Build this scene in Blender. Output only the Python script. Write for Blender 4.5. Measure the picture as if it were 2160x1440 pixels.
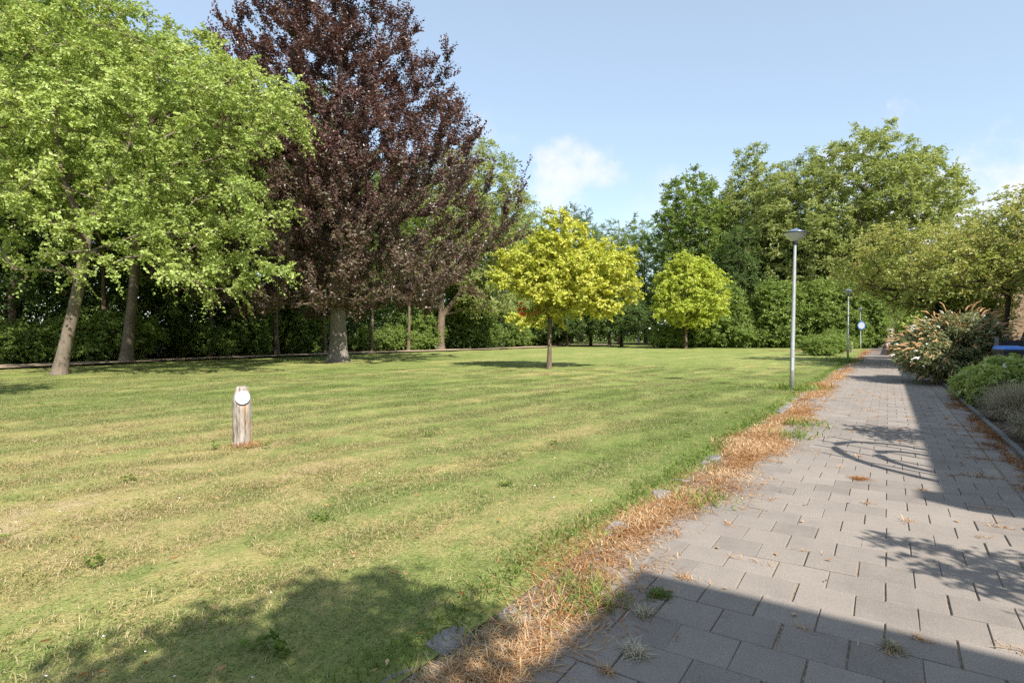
import bpy, math, random
import numpy as np
from mathutils import Vector, Matrix

# ------------------------------------------------------------------ clearing
for _o in list(bpy.data.objects):
    bpy.data.objects.remove(_o)
scene = bpy.context.scene
COL = scene.collection
EYE = 1.33

# ------------------------------------------------------------------ camera
cam = bpy.data.cameras.new('camera')
cam_ob = bpy.data.objects.new('camera', cam)
COL.objects.link(cam_ob)
cam.sensor_width = 36.0
cam.lens = 20.17
cam.shift_y = -0.0065
cam.clip_start = 0.05
cam.clip_end = 6000
cam_ob.location = (0, 0, EYE)
cam_ob.rotation_euler = (math.radians(90), 0, 0)
scene.camera = cam_ob

# ------------------------------------------------------------------ sky, sun, exposure
SUN_EL = math.radians(41.5)
LIGHT_H = Vector((-0.439, 0.899, 0)).normalized()          # the way the shadows fall
world = bpy.data.worlds.new('World')
scene.world = world
world.use_nodes = True
wt = world.node_tree
wt.nodes.clear()
wo = wt.nodes.new('ShaderNodeOutputWorld')
bg = wt.nodes.new('ShaderNodeBackground')
sky = wt.nodes.new('ShaderNodeTexSky')
sky.sky_type = 'NISHITA'
sky.sun_disc = False
sky.sun_elevation = SUN_EL
sky.sun_rotation = math.atan2(-LIGHT_H.x, -LIGHT_H.y)
sky.altitude = 0
sky.air_density = 1.0
sky.dust_density = 0.8
sky.ozone_density = 1.6
bg.inputs['Strength'].default_value = 0.110
wt.links.new(bg.outputs[0], wo.inputs[0])
# thin clouds low in the sky: two soft banks and a little scattered veil
tc = wt.nodes.new('ShaderNodeTexCoord')


def wmath(op, a, b=None, c=None):
    n = wt.nodes.new('ShaderNodeMath')
    n.operation = op
    for i, v in enumerate((a, b, c)):
        if v is None:
            continue
        if isinstance(v, (int, float)):
            n.inputs[i].default_value = v
        else:
            wt.links.new(v, n.inputs[i])
    return n.outputs[0]


cn = wt.nodes.new('ShaderNodeTexNoise')
cn.inputs['Scale'].default_value = 9.0
cn.inputs['Detail'].default_value = 7.0
cn.inputs['Roughness'].default_value = 0.56
wt.links.new(tc.outputs['Generated'], cn.inputs['Vector'])
masks = []
for (cx, cy, cz, sx, sz, amp) in ((0.10, 0.955, 0.262, 11.5, 22.0, 0.85), (0.645, 0.745, 0.18, 4.4, 10.0, 1.0), (-0.07, 0.93, 0.33, 13.0, 24.0, 0.22),
                                  (0.30, 0.92, 0.20, 5.0, 16.0, 0.25), (-0.75, 0.55, 0.30, 4.0, 9.0, 0.6), (0.2, -0.9, 0.35, 4.0, 9.0, 0.6)):
    sub = wt.nodes.new('ShaderNodeVectorMath'); sub.operation = 'SUBTRACT'
    wt.links.new(tc.outputs['Generated'], sub.inputs[0])
    sub.inputs[1].default_value = (cx, cy, cz)
    mul = wt.nodes.new('ShaderNodeVectorMath'); mul.operation = 'MULTIPLY'
    wt.links.new(sub.outputs[0], mul.inputs[0])
    mul.inputs[1].default_value = (sx, sx, sz)
    ln = wt.nodes.new('ShaderNodeVectorMath'); ln.operation = 'LENGTH'
    wt.links.new(mul.outputs[0], ln.inputs[0])
    fall = wmath('SUBTRACT', 1.0, ln.outputs['Value'])
    s = wmath('ADD', wmath('MULTIPLY', fall, 0.75), wmath('MULTIPLY', wmath('SUBTRACT', cn.outputs['Fac'], 0.45), 3.6))
    mr = wt.nodes.new('ShaderNodeMapRange'); mr.interpolation_type = 'SMOOTHSTEP'
    mr.inputs['From Min'].default_value = 0.12
    mr.inputs['From Max'].default_value = 0.85
    mr.inputs['To Max'].default_value = amp
    mr.inputs['From Max'].default_value = 0.95
    wt.links.new(s, mr.inputs['Value'])
    masks.append(mr.outputs[0])
m = masks[0]
for k in masks[1:]:
    m = wmath('MAXIMUM', m, k)
mix = wt.nodes.new('ShaderNodeMix'); mix.data_type = 'RGBA'
veil = wt.nodes.new('ShaderNodeMix'); veil.data_type = 'RGBA'      # summer moisture pales the blue
veil.inputs['Factor'].default_value = 0.30
veil.inputs['B'].default_value = (4.55, 5.27, 5.55, 1)
wt.links.new(sky.outputs[0], veil.inputs['A'])
wt.links.new(m, mix.inputs['Factor'])
wt.links.new(veil.outputs['Result'], mix.inputs['A'])
mix.inputs['B'].default_value = (4.6, 4.65, 4.75, 1)
wt.links.new(mix.outputs['Result'], bg.inputs['Color'])

sun = bpy.data.lights.new('sun', 'SUN')
sun.energy = 4.6
sun.angle = math.radians(0.53)
sun.color = (1.0, 0.945, 0.86)
sun_ob = bpy.data.objects.new('sun', sun)
COL.objects.link(sun_ob)
d = Vector((LIGHT_H.x * math.cos(SUN_EL), LIGHT_H.y * math.cos(SUN_EL), -math.sin(SUN_EL)))
sun_ob.rotation_euler = d.to_track_quat('-Z', 'Y').to_euler()
sun_ob.location = (10, -20, 40)

scene.view_settings.view_transform = 'Standard'
scene.view_settings.look = 'None'
scene.view_settings.gamma = 1.0
scene.view_settings.use_curve_mapping = False
scene.view_settings.exposure = 1.02
scene.render.engine = 'CYCLES'
scene.cycles.max_bounces = 10
scene.cycles.diffuse_bounces = 6
scene.cycles.transmission_bounces = 6
scene.cycles.use_denoising = False
try:
    scene.cycles.denoising_input_passes = 'RGB_ALBEDO_NORMAL'
    scene.cycles.denoising_prefilter = 'ACCURATE'
except Exception:
    pass
scene.cycles.sample_clamp_indirect = 6

# ------------------------------------------------------------------ helpers
TH = math.radians(33.24)                     # bearing of the paved path
UX, UY = math.sin(TH), math.cos(TH)          # along the path
VX, VY = math.cos(TH), -math.sin(TH)         # to its right


def W(u, v, z=0.0):
    return Vector((u * UX + v * VX, u * UY + v * VY, z))


def Wn(u, v):
    return u * UX + v * VX, u * UY + v * VY


def mesh_obj(name, V, F, mat=None, parent=None, attrs=None, smooth=False, mats=None, mi=None):
    """V Nx3, F an MxK array or a list of faces: one linked mesh object."""
    me = bpy.data.meshes.new(name)
    V = np.asarray(V, dtype=np.float32)
    me.vertices.add(len(V))
    me.vertices.foreach_set('co', V.ravel())
    if isinstance(F, np.ndarray):
        k = F.shape[1]
        n = F.shape[0]
        loops = F.astype(np.int32).ravel()
        starts = np.arange(0, n * k, k, dtype=np.int32)
    else:
        n = len(F)
        loops = np.fromiter((i for f in F for i in f), dtype=np.int32)
        ln = np.fromiter((len(f) for f in F), dtype=np.int32)
        starts = np.concatenate(([0], np.cumsum(ln)[:-1])).astype(np.int32)
    me.loops.add(len(loops))
    me.loops.foreach_set('vertex_index', loops)
    me.polygons.add(n)
    me.polygons.foreach_set('loop_start', starts)
    if mi is not None:
        me.polygons.foreach_set('material_index', np.asarray(mi, dtype=np.int32))
    me.update(calc_edges=True)
    me.validate()
    me.polygons.foreach_set('use_smooth', np.full(len(me.polygons), smooth))
    for an, arr in (attrs or {}).items():
        a = me.attributes.new(an, 'FLOAT', 'POINT')
        a.data.foreach_set('value', np.asarray(arr, dtype=np.float32))
    if mats:
        for mm in mats:
            me.materials.append(mm)
    elif mat:
        me.materials.append(mat)
    return link(name, me, parent)


def link(name, me, parent=None):
    o = bpy.data.objects.new(name, me)
    COL.objects.link(o)
    if parent is not None:
        o.parent = parent
    return o


def tag(o, label=None, cat=None, group=None, kind=None):
    if label: o['label'] = label
    if cat: o['category'] = cat
    if group: o['group'] = group
    if kind: o['kind'] = kind
    return o


def thing(name, label, cat, loc=(0, 0, 0), rz=0.0, group=None):
    o = bpy.data.objects.new(name, None)
    COL.objects.link(o)
    o.location = loc
    o.rotation_euler = (0, 0, rz)
    return tag(o, label, cat, group)


def copy_tree(root, loc, rz=0.0, scale=1.0, label=None):
    r = root.copy()
    COL.objects.link(r)
    r.location = loc
    r.rotation_euler = (0, 0, rz)
    r.scale = (scale, scale, scale) if isinstance(scale, (int, float)) else scale
    if label:
        r['label'] = label
    for ch in list(root.children):
        c = ch.copy()
        COL.objects.link(c)
        c.parent = r
        for g in list(ch.children):
            dd = g.copy()
            COL.objects.link(dd)
            dd.parent = c
    return r


class MB:
    """Collects boxes, tubes and lathes into one mesh."""
    def __init__(self):
        self.v = []; self.f = []; self.mi = []; self.m = 0

    def add(self, V, F):
        b = len(self.v)
        self.v.extend([tuple(p) for p in V])
        self.f.extend([tuple(i + b for i in f) for f in F])
        self.mi.extend([self.m] * len(F))
        return self

    def box(self, c, s, rz=0.0, ch=0.0):
        x, y, z = s[0] / 2, s[1] / 2, s[2] / 2
        V = [(-x, -y, -z), (x, -y, -z), (x, y, -z), (-x, y, -z)]
        if ch:
            V += [(-x, -y, z - ch), (x, -y, z - ch), (x, y, z - ch), (-x, y, z - ch),
                  (-x + ch, -y + ch, z), (x - ch, -y + ch, z), (x - ch, y - ch, z), (-x + ch, y - ch, z)]
            F = [(3, 2, 1, 0), (8, 9, 10, 11)]
            for a in (0, 4):
                for i in range(4):
                    j = (i + 1) % 4
                    F.append((a + i, a + j, a + 4 + j, a + 4 + i))
        else:
            V += [(-x, -y, z), (x, -y, z), (x, y, z), (-x, y, z)]
            F = [(3, 2, 1, 0), (4, 5, 6, 7)] + [(i, (i + 1) % 4, 4 + (i + 1) % 4, 4 + i) for i in range(4)]
        ca, sa = math.cos(rz), math.sin(rz)
        V = [(c[0] + p[0] * ca - p[1] * sa, c[1] + p[0] * sa + p[1] * ca, c[2] + p[2]) for p in V]
        return self.add(V, F)

    def lathe(self, prof, n=20, c=(0, 0, 0), cap=True):
        V = []; F = []
        for (r, z) in prof:
            for k in range(n):
                a = 2 * math.pi * k / n
                V.append((c[0] + r * math.cos(a), c[1] + r * math.sin(a), c[2] + z))
        for i in range(len(prof) - 1):
            for k in range(n):
                j = (k + 1) % n
                F.append((i * n + k, i * n + j, (i + 1) * n + j, (i + 1) * n + k))
        if cap:
            F.append(tuple(range(n - 1, -1, -1)))
            F.append(tuple((len(prof) - 1) * n + k for k in range(n)))
        return self.add(V, F)

    def tube(self, pts, rads, n=6, cap=True):
        V, F = tube_arrays(np.array(pts, float), np.array(rads, float), n)
        self.add(V, F.tolist())
        return self

    def build(self, name, mat=None, parent=None, smooth=False, mats=None):
        return mesh_obj(name, self.v, self.f, mat, parent, smooth=smooth, mats=mats, mi=self.mi if mats else None)


def tube_arrays(P, R, n=6):
    T = np.gradient(P, axis=0)
    T /= (np.linalg.norm(T, axis=1, keepdims=True) + 1e-9)
    ref = np.array([0.0, 0.0, 1.0]) if abs(T[0, 2]) < 0.8 else np.array([1.0, 0.0, 0.0])
    A = np.cross(T, ref); A /= (np.linalg.norm(A, axis=1, keepdims=True) + 1e-9)
    B = np.cross(T, A)
    ang = np.arange(n) * 2 * math.pi / n
    V = P[:, None, :] + R[:, None, None] * (A[:, None, :] * np.cos(ang)[None, :, None] + B[:, None, :] * np.sin(ang)[None, :, None])
    V = V.reshape(-1, 3)
    m = len(P)
    i = np.arange(m - 1)[:, None] * n
    k = np.arange(n)[None, :]
    j = (k + 1) % n
    F = np.stack([i + k, i + j, i + n + j, i + n + k], axis=-1).reshape(-1, 4)
    return V, F


# ------------------------------------------------------------------ materials
def new_mat(name):
    mt = bpy.data.materials.new(name)
    mt.use_nodes = True
    nt = mt.node_tree
    b = nt.nodes['Principled BSDF']
    return mt, nt, b


def ramp(nt, fac, stops):
    r = nt.nodes.new('ShaderNodeValToRGB')
    el = r.color_ramp.elements
    while len(el) < len(stops):
        el.new(0.5)
    for e, (p, c) in zip(el, stops):
        e.position = p
        e.color = (*c, 1)
    nt.links.new(fac, r.inputs['Fac'])
    return r.outputs['Color']


def noise(nt, vec=None, scale=5.0, detail=4.0, rough=0.55, coord='Object'):
    n = nt.nodes.new('ShaderNodeTexNoise')
    n.inputs['Scale'].default_value = scale
    n.inputs['Detail'].default_value = detail
    n.inputs['Roughness'].default_value = rough
    if vec is None:
        t = nt.nodes.new('ShaderNodeTexCoord')
        vec = t.outputs[coord]
    nt.links.new(vec, n.inputs['Vector'])
    return n.outputs['Fac']


def nmath(nt, op, a, b=None, c=None, clamp=False):
    n = nt.nodes.new('ShaderNodeMath')
    n.operation = op
    n.use_clamp = clamp
    for i, v in enumerate((a, b, c)):
        if v is None:
            continue
        if isinstance(v, (int, float)):
            n.inputs[i].default_value = v
        else:
            nt.links.new(v, n.inputs[i])
    return n.outputs[0]


def bump(nt, b, h, strength=0.5, dist=0.02):
    n = nt.nodes.new('ShaderNodeBump')
    n.inputs['Strength'].default_value = strength
    n.inputs['Distance'].default_value = dist
    nt.links.new(h, n.inputs['Height'])
    nt.links.new(n.outputs[0], b.inputs['Normal'])


def leaf_mat(name, cols, trans=0.32, rough=0.42, spec=0.35, trans_tint=(1.2, 1.12, 0.7)):
    mt, nt, b = new_mat(name)
    at = nt.nodes.new('ShaderNodeAttribute')
    at.attribute_name = 'tint'
    n = len(cols)
    c = ramp(nt, at.outputs['Fac'], [(i / max(1, n - 1), cc) for i, cc in enumerate(cols)])
    nt.links.new(c, b.inputs['Base Color'])
    b.inputs['Roughness'].default_value = rough
    b.inputs['Specular IOR Level'].default_value = spec
    tl = nt.nodes.new('ShaderNodeBsdfTranslucent')
    mm = nt.nodes.new('ShaderNodeMix'); mm.data_type = 'RGBA'; mm.blend_type = 'MULTIPLY'
    mm.inputs['Factor'].default_value = 1
    nt.links.new(c, mm.inputs['A'])
    mm.inputs['B'].default_value = (*trans_tint, 1)
    nt.links.new(mm.outputs['Result'], tl.inputs['Color'])
    mx = nt.nodes.new('ShaderNodeMixShader')
    mx.inputs['Fac'].default_value = trans
    nt.links.new(b.outputs[0], mx.inputs[1])
    nt.links.new(tl.outputs[0], mx.inputs[2])
    nt.links.new(mx.outputs[0], nt.nodes['Material Output'].inputs['Surface'])
    return mt


def bark_mat(name, c1, c2, scale=6.0, stretch=0.25, bs=0.6):
    mt, nt, b = new_mat(name)
    t = nt.nodes.new('ShaderNodeTexCoord')
    mp = nt.nodes.new('ShaderNodeMapping')
    mp.inputs['Scale'].default_value = (1, 1, stretch)
    nt.links.new(t.outputs['Object'], mp.inputs['Vector'])
    f = noise(nt, mp.outputs[0], scale * 3, 6, 0.65)
    g = noise(nt, t.outputs['Object'], scale * 0.35, 3, 0.6)
    fac = nmath(nt, 'ADD', nmath(nt, 'MULTIPLY', f, 0.6), nmath(nt, 'MULTIPLY', g, 0.4))
    c = ramp(nt, fac, [(0.3, c1), (0.52, tuple((a + e) / 2 for a, e in zip(c1, c2))), (0.7, c2)])
    nt.links.new(c, b.inputs['Base Color'])
    b.inputs['Roughness'].default_value = 0.9
    b.inputs['Specular IOR Level'].default_value = 0.15
    bump(nt, b, f, bs, 0.03)
    return mt


def plain_mat(name, c, rough=0.6, metal=0.0, var=0.0, scale=20.0, spec=0.4, bs=0.0):
    mt, nt, b = new_mat(name)
    b.inputs['Roughness'].default_value = rough
    b.inputs['Metallic'].default_value = metal
    b.inputs['Specular IOR Level'].default_value = spec
    if var:
        f = noise(nt, None, scale, 5, 0.6)
        cc = ramp(nt, f, [(0.3, tuple(x * (1 - var) for x in c)), (0.7, tuple(min(1, x * (1 + var)) for x in c))])
        nt.links.new(cc, b.inputs['Base Color'])
        if bs:
            bump(nt, b, f, bs, 0.01)
    else:
        b.inputs['Base Color'].default_value = (*c, 1)
    return mt


def lawn_group():
    """World-space lawn colour: mown streaks along the path's bearing, green and straw patches, a dry stretch to the left."""
    g = bpy.data.node_groups.new('lawn_colour', 'ShaderNodeTree')
    g.interface.new_socket('Dry', in_out='OUTPUT', socket_type='NodeSocketFloat')
    g.interface.new_socket('Color', in_out='OUTPUT', socket_type='NodeSocketColor')
    g.interface.new_socket('Fine', in_out='OUTPUT', socket_type='NodeSocketFloat')
    out = g.nodes.new('NodeGroupOutput')
    geo = g.nodes.new('ShaderNodeNewGeometry')
    mp = g.nodes.new('ShaderNodeMapping')
    mp.inputs['Rotation'].default_value = (0, 0, TH + math.radians(3))
    g.links.new(geo.outputs['Position'], mp.inputs['Vector'])
    flat = g.nodes.new('ShaderNodeVectorMath'); flat.operation = 'MULTIPLY'
    flat.inputs[1].default_value = (0.75, 0.085, 0)
    g.links.new(mp.outputs[0], flat.inputs[0])
    A = noise(g, flat.outputs[0], 1.25, 4, 0.6)
    flat2 = g.nodes.new('ShaderNodeVectorMath'); flat2.operation = 'MULTIPLY'
    flat2.inputs[1].default_value = (1, 0.45, 0)
    g.links.new(mp.outputs[0], flat2.inputs[0])
    B = noise(g, flat2.outputs[0], 1.1, 6, 0.65)
    C = noise(g, flat2.outputs[0], 9.0, 5, 0.7)
    D = noise(g, flat2.outputs[0], 0.22, 3, 0.5)
    sep = g.nodes.new('ShaderNodeSeparateXYZ')
    g.links.new(geo.outputs['Position'], sep.inputs[0])
    sv = g.nodes.new('ShaderNodeSeparateXYZ')
    g.links.new(mp.outputs[0], sv.inputs[0])
    # dry stretch in the near left of the lawn
    dx = nmath(g, 'MULTIPLY', nmath(g, 'ADD', sep.outputs['X'], 4.2), 0.25)
    dy = nmath(g, 'MULTIPLY', nmath(g, 'SUBTRACT', sep.outputs['Y'], 4.0), 0.21)
    r2 = nmath(g, 'ADD', nmath(g, 'MULTIPLY', dx, dx), nmath(g, 'MULTIPLY', dy, dy))
    near = nmath(g, 'POWER', 2.718, nmath(g, 'MULTIPLY', r2, -1.0))
    # greener towards the path
    gr = g.nodes.new('ShaderNodeMapRange'); gr.interpolation_type = 'SMOOTHSTEP'
    gr.inputs['From Min'].default_value = -5.5
    gr.inputs['From Max'].default_value = -1.8
    g.links.new(sv.outputs['X'], gr.inputs['Value'])
    s = nmath(g, 'ADD', nmath(g, 'MULTIPLY', A, 0.25), nmath(g, 'MULTIPLY', B, 0.44))
    s = nmath(g, 'ADD', s, nmath(g, 'MULTIPLY', C, 0.35))
    s = nmath(g, 'ADD', s, nmath(g, 'MULTIPLY', nmath(g, 'SUBTRACT', D, 0.5), 0.25))
    s = nmath(g, 'ADD', s, nmath(g, 'MULTIPLY', near, 0.115))
    s = nmath(g, 'SUBTRACT', s, nmath(g, 'MULTIPLY', gr.outputs[0], 0.035))
    dry = g.nodes.new('ShaderNodeMapRange')
    dry.inputs['From Min'].default_value = 0.335
    dry.inputs['From Max'].default_value = 0.755
    g.links.new(s, dry.inputs['Value'])
    col = ramp(g, dry.outputs[0], [(0.0, (0.105, 0.150, 0.034)), (0.28, (0.165, 0.214, 0.056)), (0.52, (0.240, 0.264, 0.084)),
                                   (0.75, (0.375, 0.315, 0.130)), (1.0, (0.47, 0.36, 0.23))])
    g.links.new(dry.outputs[0], out.inputs['Dry'])
    g.links.new(col, out.inputs['Color'])
    g.links.new(C, out.inputs['Fine'])
    return g


LG = lawn_group()


def lawn_mat():
    mt, nt, b = new_mat('lawn_turf')
    gn = nt.nodes.new('ShaderNodeGroup'); gn.node_tree = LG
    geo = nt.nodes.new('ShaderNodeNewGeometry')
    f = noise(nt, geo.outputs['Position'], 38.0, 4, 0.75)
    f2 = noise(nt, geo.outputs['Position'], 7.0, 4, 0.75)
    k = nt.nodes.new('ShaderNodeMapRange')
    nt.links.new(nmath(nt, 'ADD', nmath(nt, 'MULTIPLY', f, 0.6), nmath(nt, 'MULTIPLY', f2, 0.4)), k.inputs['Value'])
    k.inputs['From Min'].default_value = 0.32
    k.inputs['From Max'].default_value = 0.66
    k.inputs['To Min'].default_value = 0.66
    k.inputs['To Max'].default_value = 1.22
    m = nt.nodes.new('ShaderNodeMix'); m.data_type = 'RGBA'; m.blend_type = 'MULTIPLY'
    m.inputs['Factor'].default_value = 1
    nt.links.new(gn.outputs['Color'], m.inputs['A'])
    cb = nt.nodes.new('ShaderNodeCombineColor')
    for i in range(3):
        nt.links.new(k.outputs[0], cb.inputs[i])
    nt.links.new(cb.outputs[0], m.inputs['B'])
    nt.links.new(m.outputs['Result'], b.inputs['Base Color'])
    b.inputs['Roughness'].default_value = 0.95
    b.inputs['Specular IOR Level'].default_value = 0.1
    bump(nt, b, f, 0.8, 0.03)
    return mt


def blade_mat():
    mt, nt, b = new_mat('grass_blade')
    gn = nt.nodes.new('ShaderNodeGroup'); gn.node_tree = LG
    at = nt.nodes.new('ShaderNodeAttribute'); at.attribute_name = 'tint'
    # each blade is green or straw: more straw where the turf is dry
    isdry = nmath(nt, 'GREATER_THAN', nmath(nt, 'ADD', gn.outputs['Dry'], nmath(nt, 'MULTIPLY', nmath(nt, 'SUBTRACT', at.outputs['Fac'], 0.5), 0.95)), 0.66)
    gcol = ramp(nt, at.outputs['Fac'], [(0, (0.10, 0.165, 0.036)), (0.5, (0.18, 0.24, 0.060)), (1, (0.30, 0.315, 0.10))])
    scol = ramp(nt, at.outputs['Fac'], [(0.3, (0.36, 0.275, 0.115)), (0.7, (0.50, 0.40, 0.21)), (1, (0.60, 0.51, 0.32))])
    m0 = nt.nodes.new('ShaderNodeMix'); m0.data_type = 'RGBA'
    nt.links.new(isdry, m0.inputs['Factor'])
    nt.links.new(gcol, m0.inputs['A']); nt.links.new(scol, m0.inputs['B'])
    m = nt.nodes.new('ShaderNodeMix'); m.data_type = 'RGBA'
    m.inputs['Factor'].default_value = 0.28
    nt.links.new(m0.outputs['Result'], m.inputs['A'])
    nt.links.new(gn.outputs['Color'], m.inputs['B'])
    nt.links.new(m.outputs['Result'], b.inputs['Base Color'])
    b.inputs['Roughness'].default_value = 0.6
    b.inputs['Specular IOR Level'].default_value = 0.2
    tl = nt.nodes.new('ShaderNodeBsdfTranslucent')
    nt.links.new(m.outputs['Result'], tl.inputs['Color'])
    mx = nt.nodes.new('ShaderNodeMixShader'); mx.inputs['Fac'].default_value = 0.38
    nt.links.new(b.outputs[0], mx.inputs[1]); nt.links.new(tl.outputs[0], mx.inputs[2])
    nt.links.new(mx.outputs[0], nt.nodes['Material Output'].inputs['Surface'])
    return mt


def paver_mat(name, c, speck, spec_amt):
    mt, nt, b = new_mat(name)
    oi = nt.nodes.new('ShaderNodeObjectInfo')
    geo = nt.nodes.new('ShaderNodeNewGeometry')
    at = nt.nodes.new('ShaderNodeAttribute'); at.attribute_name = 'tint'
    fine = noise(nt, geo.outputs['Position'], 170.0, 3, 0.8)
    blot = noise(nt, geo.outputs['Position'], 2.3, 5, 0.6)
    stain = noise(nt, geo.outputs['Position'], 9.0, 5, 0.65)
    rnd = nmath(nt, 'ADD', oi.outputs['Random'], at.outputs['Fac'])
    rnd = nmath(nt, 'FRACT', rnd)
    f = nmath(nt, 'ADD', nmath(nt, 'MULTIPLY', rnd, 0.28), nmath(nt, 'MULTIPLY', blot, 0.55))
    f = nmath(nt, 'ADD', f, nmath(nt, 'MULTIPLY', stain, 0.35))
    base = ramp(nt, f, [(0.28, tuple(x * 0.74 for x in c)), (0.52, c), (0.8, tuple(x * 1.2 for x in c))])
    sp = ramp(nt, fine, [(0.30, tuple(1 - spec_amt for _ in range(3))), (0.5, (1, 1, 1)), (0.72, tuple(1 + spec_amt * speck for _ in range(3)))])
    m = nt.nodes.new('ShaderNodeMix'); m.data_type = 'RGBA'; m.blend_type = 'MULTIPLY'
    m.inputs['Factor'].default_value = 1
    nt.links.new(base, m.inputs['A']); nt.links.new(sp, m.inputs['B'])
    nt.links.new(m.outputs['Result'], b.inputs['Base Color'])
    b.inputs['Roughness'].default_value = 0.88
    b.inputs['Specular IOR Level'].default_value = 0.25
    bump(nt, b, fine, 0.35, 0.004)
    return mt


def brick_mat(name, c1, c2, mortar, sx=1.0):
    mt, nt, b = new_mat(name)
    t = nt.nodes.new('ShaderNodeTexCoord')
    mp = nt.nodes.new('ShaderNodeMapping')
    mp.inputs['Rotation'].default_value = (math.radians(90), 0, 0)
    sep = nt.nodes.new('ShaderNodeSeparateXYZ')
    nt.links.new(t.outputs['Object'], sep.inputs[0])
    cmb = nt.nodes.new('ShaderNodeCombineXYZ')
    nt.links.new(nmath(nt, 'ADD', sep.outputs['X'], sep.outputs['Y']), cmb.inputs['X'])
    nt.links.new(sep.outputs['Z'], cmb.inputs['Y'])
    bt = nt.nodes.new('ShaderNodeTexBrick')
    bt.inputs['Scale'].default_value = 1.0
    bt.inputs['Brick Width'].default_value = 0.24
    bt.inputs['Row Height'].default_value = 0.09
    bt.inputs['Mortar Size'].default_value = 0.012
    bt.inputs['Color1'].default_value = (*c1, 1)
    bt.inputs['Color2'].default_value = (*c2, 1)
    bt.inputs['Mortar'].default_value = (*mortar, 1)
    nt.links.new(cmb.outputs[0], bt.inputs['Vector'])
    f = noise(nt, t.outputs['Object'], 1.2, 5, 0.6)
    m = nt.nodes.new('ShaderNodeMix'); m.data_type = 'RGBA'; m.blend_type = 'MULTIPLY'
    m.inputs['Factor'].default_value = 1
    nt.links.new(bt.outputs['Color'], m.inputs['A'])
    nt.links.new(ramp(nt, f, [(0.3, (0.8, 0.8, 0.8)), (0.7, (1.15, 1.12, 1.1))]), m.inputs['B'])
    nt.links.new(m.outputs['Result'], b.inputs['Base Color'])
    b.inputs['Roughness'].default_value = 0.9
    bump(nt, b, bt.outputs['Fac'], -0.5, 0.01)
    return mt


M = {}
M['lawn'] = lawn_mat()
M['blade'] = blade_mat()
M['paver'] = paver_mat('paver_concrete', (0.228, 0.198, 0.172), 1.0, 0.34)
M['paver_speck'] = paver_mat('paver_washed', (0.258, 0.232, 0.204), 1.4, 0.6)
M['kerb'] = paver_mat('kerb_concrete', (0.15, 0.145, 0.135), 1.0, 0.35)
M['edging'] = paver_mat('edging_concrete', (0.195, 0.185, 0.17), 1.0, 0.35)
M['sand'] = plain_mat('joint_sand', (0.235, 0.19, 0.14), 0.95, 0, 0.55, 45, 0.1)
M['soil'] = plain_mat('garden_soil', (0.085, 0.06, 0.04), 0.95, 0, 0.5, 8, 0.1, 0.8)
M['dirt'] = plain_mat('trodden_dirt', (0.42, 0.32, 0.225), 0.95, 0, 0.25, 2.5, 0.1, 0.5)
M['forest'] = plain_mat('leaf_litter', (0.10, 0.075, 0.045), 0.95, 0, 0.5, 3.0, 0.1, 0.8)
M['far_grass'] = plain_mat('meadow_grass', (0.15, 0.175, 0.045), 0.95, 0, 0.3, 0.15, 0.1)
M['asphalt_red'] = plain_mat('red_asphalt', (0.27, 0.10, 0.075), 0.9, 0, 0.2, 6, 0.2)
M['steel'] = plain_mat('galvanised_steel', (0.50, 0.51, 0.52), 0.42, 0.55, 0.12, 14, 0.5)
M['lamp_lid'] = plain_mat('lamp_lid', (0.20, 0.26, 0.38), 0.28, 0.55, 0.0)
M['lamp_bowl'] = plain_mat('lamp_bowl', (0.56, 0.57, 0.58), 0.30, 0.0, 0.08, 6, 0.5)
M['dark_rubber'] = plain_mat('dark_collar', (0.03, 0.03, 0.032), 0.6)
M['white_paint'] = plain_mat('white_paint', (0.80, 0.81, 0.82), 0.45)
M['blue_paint'] = plain_mat('blue_paint', (0.05, 0.16, 0.42), 0.4)
M['red_paint'] = plain_mat('red_paint', (0.55, 0.05, 0.03), 0.45)
M['sign_back'] = plain_mat('sign_back', (0.42, 0.45, 0.48), 0.45, 0.3)
M['bin_body'] = plain_mat('bin_plastic', (0.055, 0.058, 0.065), 0.5, 0, 0.15, 10)
M['bin_lid'] = plain_mat('bin_lid_plastic', (0.045, 0.19, 0.62), 0.42, 0, 0.1, 10)
M['fence_dark'] = plain_mat('dark_stain', (0.022, 0.023, 0.03), 0.6, 0, 0.3, 12)
M['fence_post'] = plain_mat('grey_post', (0.20, 0.19, 0.175), 0.8, 0, 0.3, 12)
M['brick'] = brick_mat('tan_brick', (0.40, 0.27, 0.15), (0.25, 0.155, 0.09), (0.15, 0.13, 0.11))
M['brick_pink'] = brick_mat('pale_brick', (0.40, 0.27, 0.20), (0.34, 0.22, 0.16), (0.42, 0.38, 0.34))
M['roof'] = plain_mat('roof_tile', (0.16, 0.115, 0.10), 0.8, 0, 0.3, 4)
M['glass'] = plain_mat('window_glass', (0.03, 0.04, 0.05), 0.05, 0, 0, 1, 0.8)
M['iron'] = plain_mat('black_iron', (0.02, 0.02, 0.02), 0.5, 0.6)
M['bark_grey'] = bark_mat('bark_grey', (0.085, 0.068, 0.052), (0.24, 0.195, 0.15))
M['bark_beech'] = bark_mat('bark_beech', (0.115, 0.10, 0.082), (0.265, 0.24, 0.205), 3.0, 0.8, 0.3)
M['bark_brown'] = bark_mat('bark_brown', (0.065, 0.05, 0.036), (0.21, 0.16, 0.115))
M['bark_dark'] = bark_mat('bark_dark', (0.030, 0.023, 0.018), (0.10, 0.075, 0.055))
M['leaf_bright'] = leaf_mat('leaf_bright', [(0.159, 0.230, 0.053), (0.354, 0.443, 0.118), (0.614, 0.684, 0.283)], 0.44)
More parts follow.
